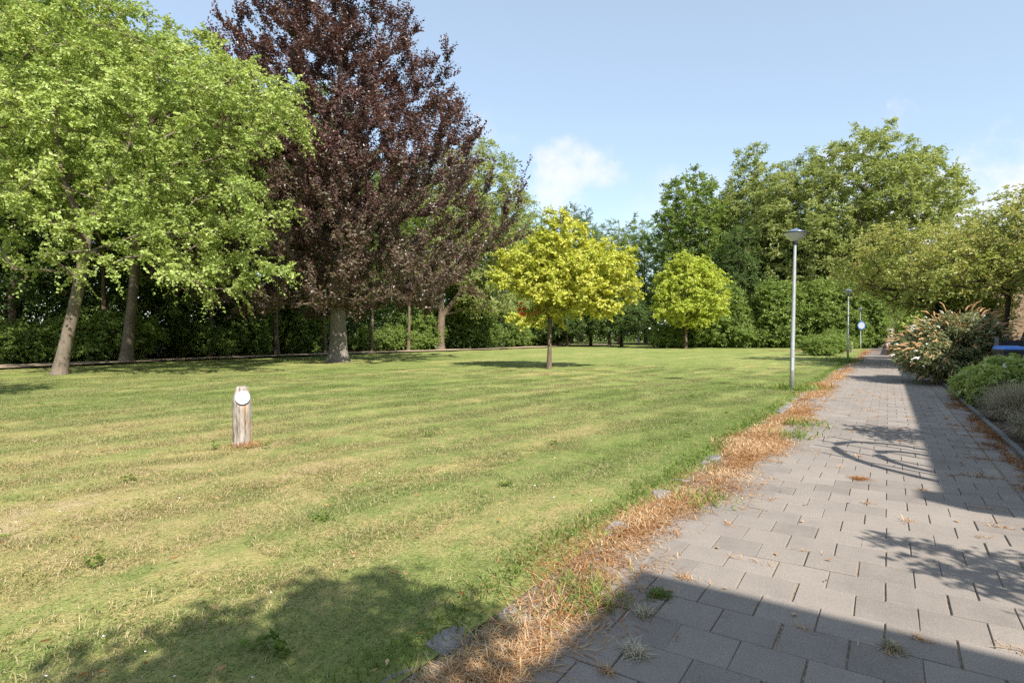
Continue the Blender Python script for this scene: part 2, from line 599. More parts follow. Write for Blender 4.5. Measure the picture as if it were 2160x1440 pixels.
M['leaf_mid'] = leaf_mat('leaf_mid', [(0.105, 0.168, 0.039), (0.206, 0.294, 0.070), (0.341, 0.429, 0.122)], 0.48)
M['leaf_dark'] = leaf_mat('leaf_dark', [(0.064, 0.111, 0.030), (0.115, 0.186, 0.051), (0.203, 0.279, 0.092)], 0.44)
M['leaf_purple'] = leaf_mat('leaf_purple', [(0.055, 0.030, 0.030), (0.108, 0.060, 0.052), (0.195, 0.115, 0.096), (0.150, 0.155, 0.085)], 0.28, 0.36, 0.45, (1.35, 0.8, 0.6))
M['leaf_yellow'] = leaf_mat('leaf_yellow', [(0.290, 0.360, 0.050), (0.530, 0.550, 0.100), (0.720, 0.690, 0.210)], 0.45, 0.45, 0.3, (1.15, 1.1, 0.5))
M['leaf_lime'] = leaf_mat('leaf_lime', [(0.270, 0.370, 0.045), (0.460, 0.530, 0.085), (0.600, 0.620, 0.160)], 0.45, 0.45, 0.3)
M['leaf_olive'] = leaf_mat('leaf_olive', [(0.130, 0.182, 0.039), (0.273, 0.325, 0.072), (0.468, 0.481, 0.169), (0.468, 0.351, 0.156)], 0.42)
M['leaf_ash'] = leaf_mat('leaf_ash', [(0.165, 0.225, 0.065), (0.315, 0.370, 0.125), (0.500, 0.530, 0.235)], 0.46)
M['leaf_grey'] = leaf_mat('leaf_greygreen', [(0.120, 0.145, 0.060), (0.210, 0.235, 0.100), (0.330, 0.340, 0.170)], 0.40, 0.55)
M['leaf_border'] = leaf_mat('leaf_border', [(0.17, 0.25, 0.06), (0.36, 0.45, 0.13), (0.55, 0.60, 0.28)], 0.42)
M['leaf_red'] = leaf_mat('leaf_red', [(0.30, 0.03, 0.015), (0.42, 0.07, 0.02)], 0.3)
M['panicle_dry'] = plain_mat('dry_flower', (0.44, 0.27, 0.135), 0.9, 0, 0.35, 60, 0.1)
M['panicle_white'] = plain_mat('white_flower', (0.76, 0.74, 0.70), 0.8, 0, 0.12, 60, 0.2)
M['straw'] = leaf_mat('weed_dry', [(0.15, 0.060, 0.024), (0.32, 0.145, 0.052), (0.43, 0.235, 0.098), (0.60, 0.44, 0.26)], 0.2, 0.8, 0.1, (1, 1, 1))
M['grass_tan'] = leaf_mat('ornamental_grass', [(0.20, 0.18, 0.10), (0.42, 0.37, 0.25), (0.64, 0.58, 0.45)], 0.25, 0.8, 0.1, (1, 1, 1))
M['weed_green'] = leaf_mat('weed_green', [(0.08, 0.14, 0.025), (0.15, 0.22, 0.04), (0.27, 0.31, 0.08)], 0.38, 0.6, 0.2)


def wood_post_mat():
    mt, nt, b = new_mat('weathered_wood')
    t = nt.nodes.new('ShaderNodeTexCoord')
    mp = nt.nodes.new('ShaderNodeMapping')
    mp.inputs['Scale'].default_value = (1, 1, 0.16)
    nt.links.new(t.outputs['Object'], mp.inputs['Vector'])
    f = noise(nt, mp.outputs[0], 34, 6, 0.6)
    g = noise(nt, mp.outputs[0], 13, 3, 0.55)
    c = ramp(nt, f, [(0.32, (0.075, 0.055, 0.042)), (0.46, (0.24, 0.205, 0.17)), (0.64, (0.36, 0.33, 0.295))])
    rust = ramp(nt, g, [(0.60, (0, 0, 0)), (0.70, (1, 1, 1))])
    m = nt.nodes.new('ShaderNodeMix'); m.data_type = 'RGBA'
    nt.links.new(rust, m.inputs['Factor'])
    nt.links.new(c, m.inputs['A'])
    m.inputs['B'].default_value = (0.36, 0.17, 0.07, 1)
    nt.links.new(m.outputs['Result'], b.inputs['Base Color'])
    b.inputs['Roughness'].default_value = 0.9
    bump(nt, b, f, 0.8, 0.012)
    return mt


M['wood_post'] = wood_post_mat()

# ------------------------------------------------------------------ ground, lawn, paths
rs = np.random.RandomState(7)


def grid_sheet(name, us, vs, zf, mat, label=None, kind='structure', fn=Wn):
    U, Vv = np.meshgrid(us, vs, indexing='ij')
    X, Y = fn(U, Vv)
    Z = zf(X, Y, U, Vv)
    V = np.stack([X, Y, Z], -1).reshape(-1, 3)
    a, bq = len(us), len(vs)
    i = np.arange(a - 1)[:, None]; j = np.arange(bq - 1)[None, :]
    F = np.stack([i * bq + j, i * bq + j + 1, (i + 1) * bq + j + 1, (i + 1) * bq + j], -1).reshape(-1, 4)[:, ::-1].copy()
    o = mesh_obj(name, V, F, mat, smooth=True)
    tag(o, label, None, None, kind)
    return o


R = 2500
g = mesh_obj('ground', [(-R, -R, -0.12), (R, -R, -0.12), (R, R, -0.12), (-R, R, -0.12)], [(0, 1, 2, 3)], M['far_grass'])
tag(g, 'wide flat grassy ground under the park', kind='structure')


def lawn_z(X, Y, U, Vv):
    e = np.clip((-1.55 - Vv) / 1.2, 0, 1)
    z = 0.012 * np.sin(X * 2.1 + Y * 0.7) + 0.010 * np.sin(Y * 2.9 - X * 1.3 + 1) + 0.008 * np.sin(X * 5.1 - Y * 4.3)
    z += 0.02 * np.sin(X * 0.35 + 0.4) * np.sin(Y * 0.31)
    return z * e - 0.004 + 0.008 * (1 - e)


us = np.concatenate([np.arange(-14, 14, 0.14), np.arange(14, 40, 0.5), np.arange(40, 121, 2.0)])
vs = -1.56 - np.concatenate([np.arange(0, 9, 0.14), np.arange(9, 30, 0.5), np.arange(30, 75, 2.0)])
lawn = grid_sheet('lawn', us, vs, lawn_z, M['lawn'], 'broad mown lawn of green and straw-coloured grass beside the paved path')


def strip(name, pts, half, z, mat, label):
    P = np.array(pts, float)
    t = np.linspace(0, len(P) - 1, 60)
    X = np.interp(t, np.arange(len(P)), P[:, 0]); Y = np.interp(t, np.arange(len(P)), P[:, 1])
    T = np.stack([np.gradient(X), np.gradient(Y)], -1); T /= np.linalg.norm(T, axis=1, keepdims=True)
    N = np.stack([-T[:, 1], T[:, 0]], -1)
    r = np.random.RandomState(3)
    hl = half * (1 + 0.18 * r.randn(60)); hr = half * (1 + 0.18 * r.randn(60))
    V = []
    for k in range(60):
        V.append((X[k] + N[k, 0] * hl[k], Y[k] + N[k, 1] * hl[k], z)); V.append((X[k] - N[k, 0] * hr[k], Y[k] - N[k, 1] * hr[k], z))
    F = [(2 * k, 2 * k + 1, 2 * k + 3, 2 * k + 2) for k in range(59)]
    return tag(mesh_obj(name, V, F, mat), label, kind='structure')


strip('dirt_footpath', [(-40, 11), (-28, 18), (-20.6, 22.8), (-17.2, 31), (-12.4, 38.3), (-8.4, 44.7), (-3.3, 51), (3.7, 63), (9.5, 73), (20, 84)], 1.25, 0.075, M['dirt'],
      'pale trodden dirt footpath curving along the foot of the wood')
fl = [(-60, 6), (-41, 13), (-29, 20), (-22.2, 24), (-18.8, 32), (-14, 39.6), (-10, 46), (-5, 52.6), (2, 64.5), (8, 75), (8, 160), (-120, 160), (-120, 6)]
tag(mesh_obj('forest_floor', [(x, y, 0.03) for x, y in fl], [tuple(range(len(fl)))[::-1]], M['forest']), 'brown leaf litter on the floor of the wood', kind='structure')

# the paved path: one sheet of joint sand, pavers as parts on it
path = mesh_obj('paved_path', [tuple(W(-4, -1.58, -0.009)), tuple(W(170, -1.58, -0.009)), tuple(W(170, 1.30, -0.009)), tuple(W(-4, 1.30, -0.009))], [(0, 3, 2, 1)][0:1], M['sand'])
path.data.flip_normals() if path.data.polygons[0].normal.z < 0 else None
tag(path, 'straight path of grey square concrete pavers with sandy joints', kind='structure')

TS = 0.262


def paver_mesh(w, dpt, seed, speck=False):
    r = random.Random(seed)
    mb = MB()
    mb.box((0, 0, -0.03), (w, dpt, 0.06), 0, 0.003)
    V = np.array(mb.v)
    me = bpy.data.meshes.new('paver')
    V[:, 2] += 0
    me.from_pydata([tuple(p) for p in V], [], mb.f)
    me.materials.append(M['paver_speck' if speck else 'paver'])
    a = me.attributes.new('tint', 'FLOAT', 'POINT')
    a.data.foreach_set('value', np.full(len(me.vertices), r.random(), dtype=np.float32))
    return me


PM = {}
for k in range(4):
    PM['full', k] = paver_mesh(TS - 0.0055 - 0.0015 * (k % 2), TS - 0.005, k)
    PM['half', k] = paver_mesh(TS / 2 - 0.0055, TS - 0.005, 10 + k)
    PM['speck', k] = paver_mesh(TS - 0.008, TS - 0.005, 20 + k, True)
    PM['spechalf', k] = paver_mesh(TS / 2 - 0.008, TS - 0.005, 30 + k, True)
rp = random.Random(11)
tiles = []                                     # (u, v, kind)
V0, V1 = -1.453, 0.905
nrow = 9
for r_ in range(-8, 384):
    u = r_ * TS + 0.15
    if r_ % 2 == 0:
        for c in range(nrow):
            k = 'speck' if rp.random() < (0.10 if c in (0, nrow - 1) else 0.004) else 'full'
            tiles.append((u, V0 + (c + 0.5) * TS, k))
    else:
        tiles.append((u, V0 + TS / 4, 'spechalf' if rp.random() < 0.4 else 'half'))
        for c in range(nrow - 1):
            tiles.append((u, V0 + (c + 1) * TS, 'speck' if rp.random() < 0.004 else 'full'))
        tiles.append((u, V1 - TS / 4, 'spechalf' if rp.random() < 0.4 else 'half'))
    tiles.append((u + 0.02, V1 + 0.012 + TS / 2, 'full'))


def in_frame(u, v):
    x, y = Wn(u, v)
    return y > 2.0 and abs(x) < 0.90 * y + 0.25


vis = sorted([t for t in tiles if in_frame(t[0], t[1])], key=lambda t: t[0] ** 2 + t[1] ** 2)
near = set(id(t) for t in vis[:299])
rot0 = math.pi / 2 - TH - math.pi / 2 + 0.0
mv, mf, mtint, mmi = [], [], [], []
for t in tiles:
    u, v, k = t
    if u > 100:
        continue
    tilt = (rp.gauss(0, 0.004), rp.gauss(0, 0.004), -TH + rp.gauss(0, 0.006))
    z = rp.gauss(0, 0.0012)
    p = W(u + rp.gauss(0, 0.0015), v + rp.gauss(0, 0.002), z)
    me = PM[k, rp.randrange(4)]
    if id(t) in near:
        o = link('paver', me, path)
        o.location = p
        o.rotation_euler = tilt
    elif u < 30:
        m_ = Matrix.Translation(p) @ Matrix.Rotation(tilt[2], 4, 'Z') @ Matrix.Rotation(tilt[0], 4, 'X')
        b0 = len(mv)
        co = [m_ @ vv.co for vv in me.vertices]
        mv.extend([tuple(c) for c in co])
        for pl in me.polygons:
            if pl.normal.z < -0.5:
                continue
            mf.append(tuple(b0 + i for i in pl.vertices)); mmi.append(1 if 'spec' in k else 0)
        mtint.extend([rp.random()] * len(co))
    else:                                      # far rows: top faces only
        hw = TS / 2 - 0.004 if k in ('full', 'speck') else TS / 4 - 0.004
        b0 = len(mv)
        for a, bb in ((-1, -1), (-1, 1), (1, 1), (1, -1)):
            mv.append(tuple(W(u + a * (TS / 2 - 0.003), v + bb * hw, z * 0.5)))
        mf.append((b0, b0 + 3, b0 + 2, b0 + 1)[::-1] if False else (b0, b0 + 1, b0 + 2, b0 + 3)); mmi.append(1 if 'spec' in k else 0)
        mtint.extend([rp.random()] * 4)
far = mesh_obj('paver_field', mv, mf, None, path, attrs={'tint': mtint}, mats=[M['paver'], M['paver_speck']], mi=mmi)
far['kind'] = 'stuff'
farp = mesh_obj('distant_paving', [tuple(W(100, -1.5, 0)), tuple(W(100, 1.25, 0)), tuple(W(170, 1.25, 0)), tuple(W(170, -1.5, 0))], [(0, 1, 2, 3)], M['paver'], path)
# the red cycle crossing far along the path
cr = mesh_obj('red_crossing', [tuple(W(52, -9, 0.012)), tuple(W(52, 9, 0.012)), tuple(W(53.4, 9, 0.012)), tuple(W(53.4, -9, 0.012))], [(0, 1, 2, 3)], M['asphalt_red'])
tag(cr, 'narrow red band of paving crossing the path far ahead', kind='structure')

# kerbs along the garden and low edging stones along the lawn, as parts of the path
for k in range(0, 26):
    mb = MB(); mb.box((0, 0, 0), (0.06, 0.985, 0.24), 0, 0.008)
    o = mb.build('kerb_stone', M['kerb'], path)
    o.location = W(-2 + k * 1.0, 1.235, -0.062 + rp.gauss(0, 0.004)); o.rotation_euler = (0, rp.gauss(0, 0.03), -TH + rp.gauss(0, 0.008))
for k in range(0, 80):
    u = 0.6 + k * 0.34
    rr = np.random.RandomState(k)
    n = 8
    a = np.arange(n) * 2 * math.pi / n
    rad = np.stack([0.075 * (1 + 0.12 * rr.randn(n)) * np.sign(np.cos(a)) * np.abs(np.cos(a)) ** 0.6, 0.125 * (1 + 0.12 * rr.randn(n)) * np.sign(np.sin(a)) * np.abs(np.sin(a)) ** 0.6], -1)
    V = [(x, y, -0.06) for x, y in rad] + [(x, y, 0.0) for x, y in rad] + [(x * 0.86, y * 0.86, 0.012) for x, y in rad]
    F = [(i + s, (i + 1) % n + s, (i + 1) % n + s + n, i + s + n) for s in (0, n) for i in range(n)] + [tuple(2 * n + i for i in range(n))]
    o = mesh_obj('edging_stone', V, F, M['edging'], path)
    o.location = W(u + rp.gauss(0, 0.03), -1.565 + rp.gauss(0, 0.02), -0.013 + rp.gauss(0, 0.010)); o.rotation_euler = (rp.gauss(0, 0.06), rp.gauss(0, 0.10), -TH + rp.gauss(0, 0.08))

bed = grid_sheet('garden_bed', np.arange(-6, 90, 0.5), np.arange(1.27, 6.2, 0.3), lambda X, Y, U, Vv: 0.03 + 0.02 * np.sin(U * 3.1 + Vv * 5), M['soil'],
                 'bare dark garden soil between the kerb and the houses')

# ------------------------------------------------------------------ grass blades over the near lawn
def blade_patch(n, rad, seed, lmin, lmax, wid):
    r = np.random.RandomState(seed)
    rr = rad * np.sqrt(r.rand(n)); aa = r.rand(n) * 2 * math.pi
    base = np.stack([rr * np.cos(aa), rr * np.sin(aa), np.full(n, -0.01)], -1)
    L = lmin + (lmax - lmin) * r.rand(n) ** 1.6
    az = r.rand(n) * 2 * math.pi
    lean = 0.55 + 0.90 * r.rand(n)
    D = np.stack([np.cos(az) * np.sin(lean), np.sin(az) * np.sin(lean), np.cos(lean)], -1)
    S = np.stack([-np.sin(az), np.cos(az), np.zeros(n)], -1)
    w = wid * (0.6 + 0.8 * r.rand(n))[:, None]
    mid = base + D * (L * 0.55)[:, None]
    tip = mid + (D * 0.8 + np.stack([np.cos(az), np.sin(az), -0.75 * np.ones(n)], -1) * 0.4) * (L * 0.5)[:, None]
    V = np.stack([base - S * w, base + S * w, mid + S * w * 0.8, mid - S * w * 0.8, tip], 1).reshape(-1, 3)
    i = np.arange(n)[:, None] * 5
    F = np.concatenate([i + np.array([[0, 1, 2]]), i + np.array([[0, 2, 3]]), i + np.array([[3, 2, 4]])], 0)
    tint = np.repeat(r.rand(n), 5)
    return V, F, tint


def patch_source(name, *a):
    V, F, t = blade_patch(*a)
    o = mesh_obj(name, V, F, M['blade'], attrs={'tint': t})
    COL.objects.unlink(o)
    return o


src = [patch_source('blade_patch', 3400, 0.42, 1, 0.016, 0.050, 0.0017), patch_source('blade_patch', 3400, 0.42, 2, 0.014, 0.045, 0.0016),
       patch_source('blade_patch', 2900, 0.42, 3, 0.016, 0.050, 0.0019)]
pts = []
rg = np.random.RandomState(5)
x = -26.0
for yy in np.arange(1.0, 26, 0.40):
    for xx in np.arange(-0.92 * yy - 0.9, 0.92 * yy + 1.0, 0.40):
        px_, py_ = xx + rg.uniform(-.16, .16), yy + rg.uniform(-.16, .16)
        v = px_ * VX + py_ * VY; u = px_ * UX + py_ * UY
        if v > -1.80 or (py_ > 11 and rg.rand() < (py_ - 11) / 15.0):
            continue
        pts.append((px_, py_, float(lawn_z(np.array(px_), np.array(py_), np.array(u), np.array(v)))))
pts = np.array(pts)
# single shaggy tufts where the turf meets the weeds
gr_ob = mesh_obj('grass', pts, np.zeros((0, 3), dtype=np.int32), None,
                 attrs={'spin': rg.rand(len(pts)) * 6.283, 'size': 0.85 + 0.35 * rg.rand(len(pts)), 'which': rg.randint(0, 3, len(pts))})
tag(gr_ob, 'short grass blades of the mown lawn', kind='stuff')
ng = bpy.data.node_groups.new('grass_scatter', 'GeometryNodeTree')
ng.interface.new_socket('Geometry', in_out='INPUT', socket_type='NodeSocketGeometry')
ng.interface.new_socket('Geometry', in_out='OUTPUT', socket_type='NodeSocketGeometry')
gi = ng.nodes.new('NodeGroupInput'); go = ng.nodes.new('NodeGroupOutput')


def named(nm):
    n = ng.nodes.new('GeometryNodeInputNamedAttribute'); n.data_type = 'FLOAT'; n.inputs['Name'].default_value = nm
    return n.outputs['Attribute']


cx = ng.nodes.new('ShaderNodeCombineXYZ'); ng.links.new(named('spin'), cx.inputs['Z'])
e2r = ng.nodes.new('FunctionNodeEulerToRotation'); ng.links.new(cx.outputs[0], e2r.inputs[0])
jn = ng.nodes.new('GeometryNodeJoinGeometry')
for k, s_ in enumerate(src):
    oi = ng.nodes.new('GeometryNodeObjectInfo'); oi.inputs['Object'].default_value = s_
    oi.inputs['As Instance'].default_value = True
    cmp_ = ng.nodes.new('FunctionNodeCompare'); cmp_.data_type = 'FLOAT'; cmp_.operation = 'EQUAL'
    ng.links.new(named('which'), cmp_.inputs[0]); cmp_.inputs[1].default_value = k; cmp_.inputs['Epsilon'].default_value = 0.1
    ip = ng.nodes.new('GeometryNodeInstanceOnPoints')
    ng.links.new(gi.outputs[0], ip.inputs['Points'])
    ng.links.new(cmp_.outputs[0], ip.inputs['Selection'])
    ng.links.new(oi.outputs['Geometry'], ip.inputs['Instance'])
    ng.links.new(e2r.outputs[0], ip.inputs['Rotation'])
    ng.links.new(named('size'), ip.inputs['Scale'])
    ng.links.new(ip.outputs[0], jn.inputs[0])
ng.links.new(jn.outputs[0], go.inputs[0])
md = gr_ob.modifiers.new('scatter', 'NODES'); md.node_group = ng


# ------------------------------------------------------------------ houses along the right
def wall_frame(o, u, v):
    o.location = W(u, v, 0)
    o.rotation_euler = (0, 0, math.pi / 2 - TH)          # local x runs along the path, local y towards the path


def house(name, label, u0, u1, v, dep, eave, ridge, wins, pitched=True, wallmat='brick'):
    t = thing(name, label, 'house')
    wall_frame(t, u0, v)
    L = u1 - u0
    mb = MB()
    if pitched:
        V = [(0, 0, -0.2), (L, 0, -0.2), (L, -dep, -0.2), (0, -dep, -0.2), (0, 0, eave), (L, 0, eave), (L, -dep, eave), (0, -dep, eave), (0, -dep / 2, ridge - 0.1), (L, -dep / 2, ridge - 0.1)]
        F = [(0, 1, 5, 4)[::-1], (2, 3, 7, 6)[::-1], (1, 2, 6, 9, 5)[::-1], (3, 0, 4, 8, 7)[::-1]]
        mb.add(V, F)
        mb.build('wall', M[wallmat], t)
        rb = MB()
        k = (ridge - eave) / (dep / 2)
        for s in (0, 1):
            e = 0.0
            y0, y1 = (0.18, -dep / 2) if s == 0 else (-dep - 0.18, -dep / 2)
            z0 = eave - 0.18 * k
            rb.add([(-0.05, y0, z0), (L + 0.05, y0, z0), (L + 0.05, y1, ridge), (-0.05, y1, ridge),
                    (-0.05, y0, z0 + 0.14), (L + 0.05, y0, z0 + 0.14), (L + 0.05, y1, ridge + 0.14), (-0.05, y1, ridge + 0.14)],
                   [(0, 1, 2, 3), (7, 6, 5, 4), (0, 4, 5, 1), (1, 5, 6, 2), (3, 7, 4, 0), (2, 6, 7, 3)])
        rf = rb.build('roof', M['roof'], t)
        MB().box((L * 0.5, -dep / 2, ridge + 0.5), (0.9, 0.6, 1.4)).build('chimney', M[wallmat], rf)
        MB().box((L / 2, 0.24, eave - 0.16), (L, 0.13, 0.11)).build('gutter', M['white_paint'], t)
    else:
        mb.box((L / 2, -dep / 2, eave / 2 - 0.1), (L, dep, eave + 0.2 - 0.24))
        mb.build('wall', M[wallmat], t)
        MB().box((L / 2, -dep / 2, eave - 0.11), (L + 0.08, dep + 0.08, 0.22)).build('flat_roof', M['roof'], t)
    for (x, z, w, h) in wins:
        mb = MB()
        for (cx_, cz_, sx_, sz_) in ((0, h / 2 - 0.04, w, 0.08), (0, -h / 2 + 0.04, w, 0.08), (-w / 2 + 0.04, 0, 0.08, h - 0.16), (w / 2 - 0.04, 0, 0.08, h - 0.16), (0, 0, 0.07, h - 0.16)):
            mb.box((x + cx_, 0.03, z + cz_), (sx_, 0.08, sz_))
        wf = mb.build('window_frame', M['white_paint'], t)
        MB().box((x, 0.012, z), (w - 0.16, 0.02, h - 0.16)).build('window_pane', M['glass'], wf)
    return t


house('flat_roofed_house', 'flat roofed brick house just behind the viewpoint on the right', -16, -0.11, 4.2, 6.5, 5.5, 0, [(3, 1.6, 2.2, 1.5), (8, 1.6, 2.2, 1.5), (13.5, 1.3, 1.6, 2.2)], False)
wl = []
for k in range(9):
    wl += [(2 + k * 3.0, 1.75, 1.9, 2.0), (2 + k * 3.0, 4.2, 1.7, 1.3)]
hz = house('brick_house', 'brick house close by on the right whose shadow covers the path', 2.6, 30, 5.85, 8.0, 5.45, 9.0, wl)
MB().box((0.16, 0.20, 5.22), (0.32, 0.40, 0.36)).build('eaves_shadow_box', M['white_paint'], hz)  # unseen box added at the eaves corner to cast the notch in the shadow
house('brick_house', 'tan brick house with a sunlit gable behind the apple tree trunks', 42.7, 92, 5.0, 8.0, 5.4, 8.8, [(3 + k * 4.2, 1.75, 1.9, 2.0) for k in range(10)] + [(3 + k * 4.2, 4.2, 1.7, 1.3) for k in range(10)], True, 'brick')
hf = house('brick_house', 'distant brick house closing the far end of the path', 0, 16, 0, 9.0, 5.4, 9.0, [(2 + k * 3, 1.7, 1.7, 1.9) for k in range(5)] + [(2 + k * 3, 4.2, 1.5, 1.3) for k in range(5)], True, 'brick_pink')
hf.location = W(172, 8, 0); hf.rotation_euler = (0, 0, -TH + math.pi)

# ------------------------------------------------------------------ trees
def ellipsoids(rng, ells, n, mind, shell=0.55, lump=0.16):
    """Points spread through lumpy ellipsoids, denser towards their skin."""
    out = np.zeros((0, 3))
    w = np.array([e[6] if len(e) > 6 else e[3] * e[4] * e[5] for e in ells]); w = w / w.sum()
    K = rng.randn(5, 3) * 2.2; ph = rng.rand(5) * 6.28
    tries = 0
    pts_ = []
    while len(pts_) < n and tries < 60:
        tries += 1
        m_ = 400
        idx = rng.choice(len(ells), m_, p=w)
        dirs = rng.randn(m_, 3); dirs /= np.linalg.norm(dirs, axis=1, keepdims=True)
        rad = shell + (1 - shell) * rng.rand(m_) ** 0.8
        rad *= 1 + lump * np.sin(dirs @ K.T + ph).sum(1) / 2.2
        E = np.array([e[:6] for e in ells])[idx]
        P = E[:, :3] + dirs * rad[:, None] * E[:, 3:6]
        for p in P:
            if len(pts_) >= n:
                break
            if pts_:
                A = np.asarray(pts_)
                if ((A - p) ** 2).sum(1).min() < mind * mind:
                    continue
            pts_.append(p)
    return np.array(pts_)


def resample(P, seg):
    P = np.asarray(P, float)
    dl = np.r_[0, np.cumsum(np.linalg.norm(np.diff(P, axis=0), axis=1))]
    n = max(3, int(dl[-1] / seg) + 1)
    t = np.linspace(0, dl[-1], n)
    # smooth: interpolate then relax
    Q = np.stack([np.interp(t, dl, P[:, k]) for k in range(3)], -1)
    for _ in range(2):
        Q[1:-1] = (Q[:-2] + 2 * Q[1:-1] + Q[2:]) / 4
    return Q, t / dl[-1]


def skeleton(rng, trunks, targets, zmin, rise=0.5, arch=0.12, seg=0.45, jit=0.05):
    pos = []; par = []; rad_t = []; istr = []
    tubes = []
    for P, r0, r1 in trunks:
        Q, t = resample(P, seg)
        rr = r0 + (r1 - r0) * t ** 0.8
        b = len(pos)
        for k in range(len(Q)):
            pos.append(Q[k]); par.append(b + k - 1 if k else -1); rad_t.append(rr[k]); istr.append(True)
        if P[0][2] < 0.1:
            fl_ = rr * (1 + 0.55 * np.exp(-(Q[:, 2] - Q[0, 2]) / 0.28))
            Qf = np.vstack([Q[0] - [0, 0, 0.25], Q[0] + (Q[1] - Q[0]) * 0.3, Q[0] + (Q[1] - Q[0]) * 0.6, Q[1:]])
            ff = np.r_[fl_[0] * 1.1, np.interp([0.3, 0.6], [0, 1], [fl_[0] * 0.85, fl_[1]]), fl_[1:]]
            tubes.append((Qf, ff, 12))
        else:
            tubes.append((Q, rr, 9))
    ntr = len(pos)
    cap = 60000
    POS = np.zeros((cap, 3)); POS[:ntr] = pos
    OKA = np.zeros(cap, bool); OKA[:ntr] = POS[:ntr, 2] >= zmin
    n = ntr
    PAR = list(par)
    T0 = POS[:ntr][OKA[:ntr]]
    dist = np.array([np.sqrt(((T0 - t) ** 2).sum(1).min()) for t in targets])
    order = np.argsort(dist)
    paths = []
    for ti in order:
        T = targets[ti]
        D = T - POS[:n]
        hor = np.hypot(D[:, 0], D[:, 1])
        cost = np.sqrt((D ** 2).sum(1)) + 1.6 * np.maximum(0, rise * hor - D[:, 2]) + np.where(OKA[:n], 0, 1e6)
        i = int(cost.argmin())
        N = POS[i].copy()
        dd = np.linalg.norm(T - N)
        k = max(2, min(40, int(dd / seg) + 1))
        C = N + (T - N) * 0.5 + np.array([0, 0, arch * dd]) + rng.randn(3) * 0.06 * dd
        s = np.linspace(0, 1, k + 1)[1:, None]
        Q = (1 - s) ** 2 * N + 2 * s * (1 - s) * C + s ** 2 * T + rng.randn(k, 3) * jit * seg
        Q[-1] = T
        prev = i
        ids = [i]
        for q in Q:
            POS[n] = q; OKA[n] = True; PAR.append(prev); prev = n; ids.append(n); n += 1
        paths.append(ids)
        if n > cap - 60:
            break
    cnt = np.zeros(n)
    for ids in paths:
        j = ids[-1]
        while j >= 0:
            cnt[j] += 1; j = PAR[j]
    return POS[:n], paths, cnt, tubes, rad_t


def leaf_quads(rng, start, dirs, length, m_, L, Wd, droop, upb, clump, fold=0.16, outc=None, narrow_lat=0.9):
    Tn = len(start)
    s = (np.arange(m_)[None, :] + rng.rand(Tn, m_)) / m_
    s = 0.12 + 0.88 * s
    pos = start[:, None, :] + dirs[:, None, :] * (s * length[:, None])[..., None]
    pos[..., 2] -= droop * (s ** 2) * length[:, None]
    up = np.array([0, 0, 1.0])
    lat = np.cross(dirs, up) + rng.randn(Tn, 3) * 0.15
    lat /= np.linalg.norm(lat, axis=1, keepdims=True) + 1e-9
    side = np.where(np.arange(m_) % 2 == 0, 1.0, -1.0)[None, :, None]
    ax = dirs[:, None, :] * 0.5 + lat[:, None, :] * side * narrow_lat + rng.randn(Tn, m_, 3) * 0.45
    ax[..., 2] -= 0.25
    ax /= np.linalg.norm(ax, axis=-1, keepdims=True)
    nr = rng.randn(Tn, m_, 3) * 0.6
    nr[..., 2] += upb
    if outc is not None:
        o = start - outc; o /= np.linalg.norm(o, axis=1, keepdims=True) + 1e-9
        nr += o[:, None, :] * 0.55
    b = np.cross(nr, ax); b /= np.linalg.norm(b, axis=-1, keepdims=True) + 1e-9
    nn = np.cross(ax, b)
    sz = (0.65 + 0.6 * rng.rand(Tn, m_))[..., None]
    Ls = L * sz; Ws = Wd * sz
    p0 = pos + rng.randn(Tn, m_, 3) * 0.02
    p1 = p0 + ax * Ls * 0.48 + b * Ws * 0.5 + nn * Ls * fold
    p2 = p0 + ax * Ls - nn * Ls * 0.12
    p3 = p0 + ax * Ls * 0.48 - b * Ws * 0.5 + nn * Ls * fold
    V = np.stack([p0, p1, p2, p3], 2).reshape(-1, 3)
    tint = np.clip(clump[:, None] * 0.45 + rng.rand(Tn, m_) * 0.55, 0, 1)
    return V, np.repeat(tint.ravel(), 4)


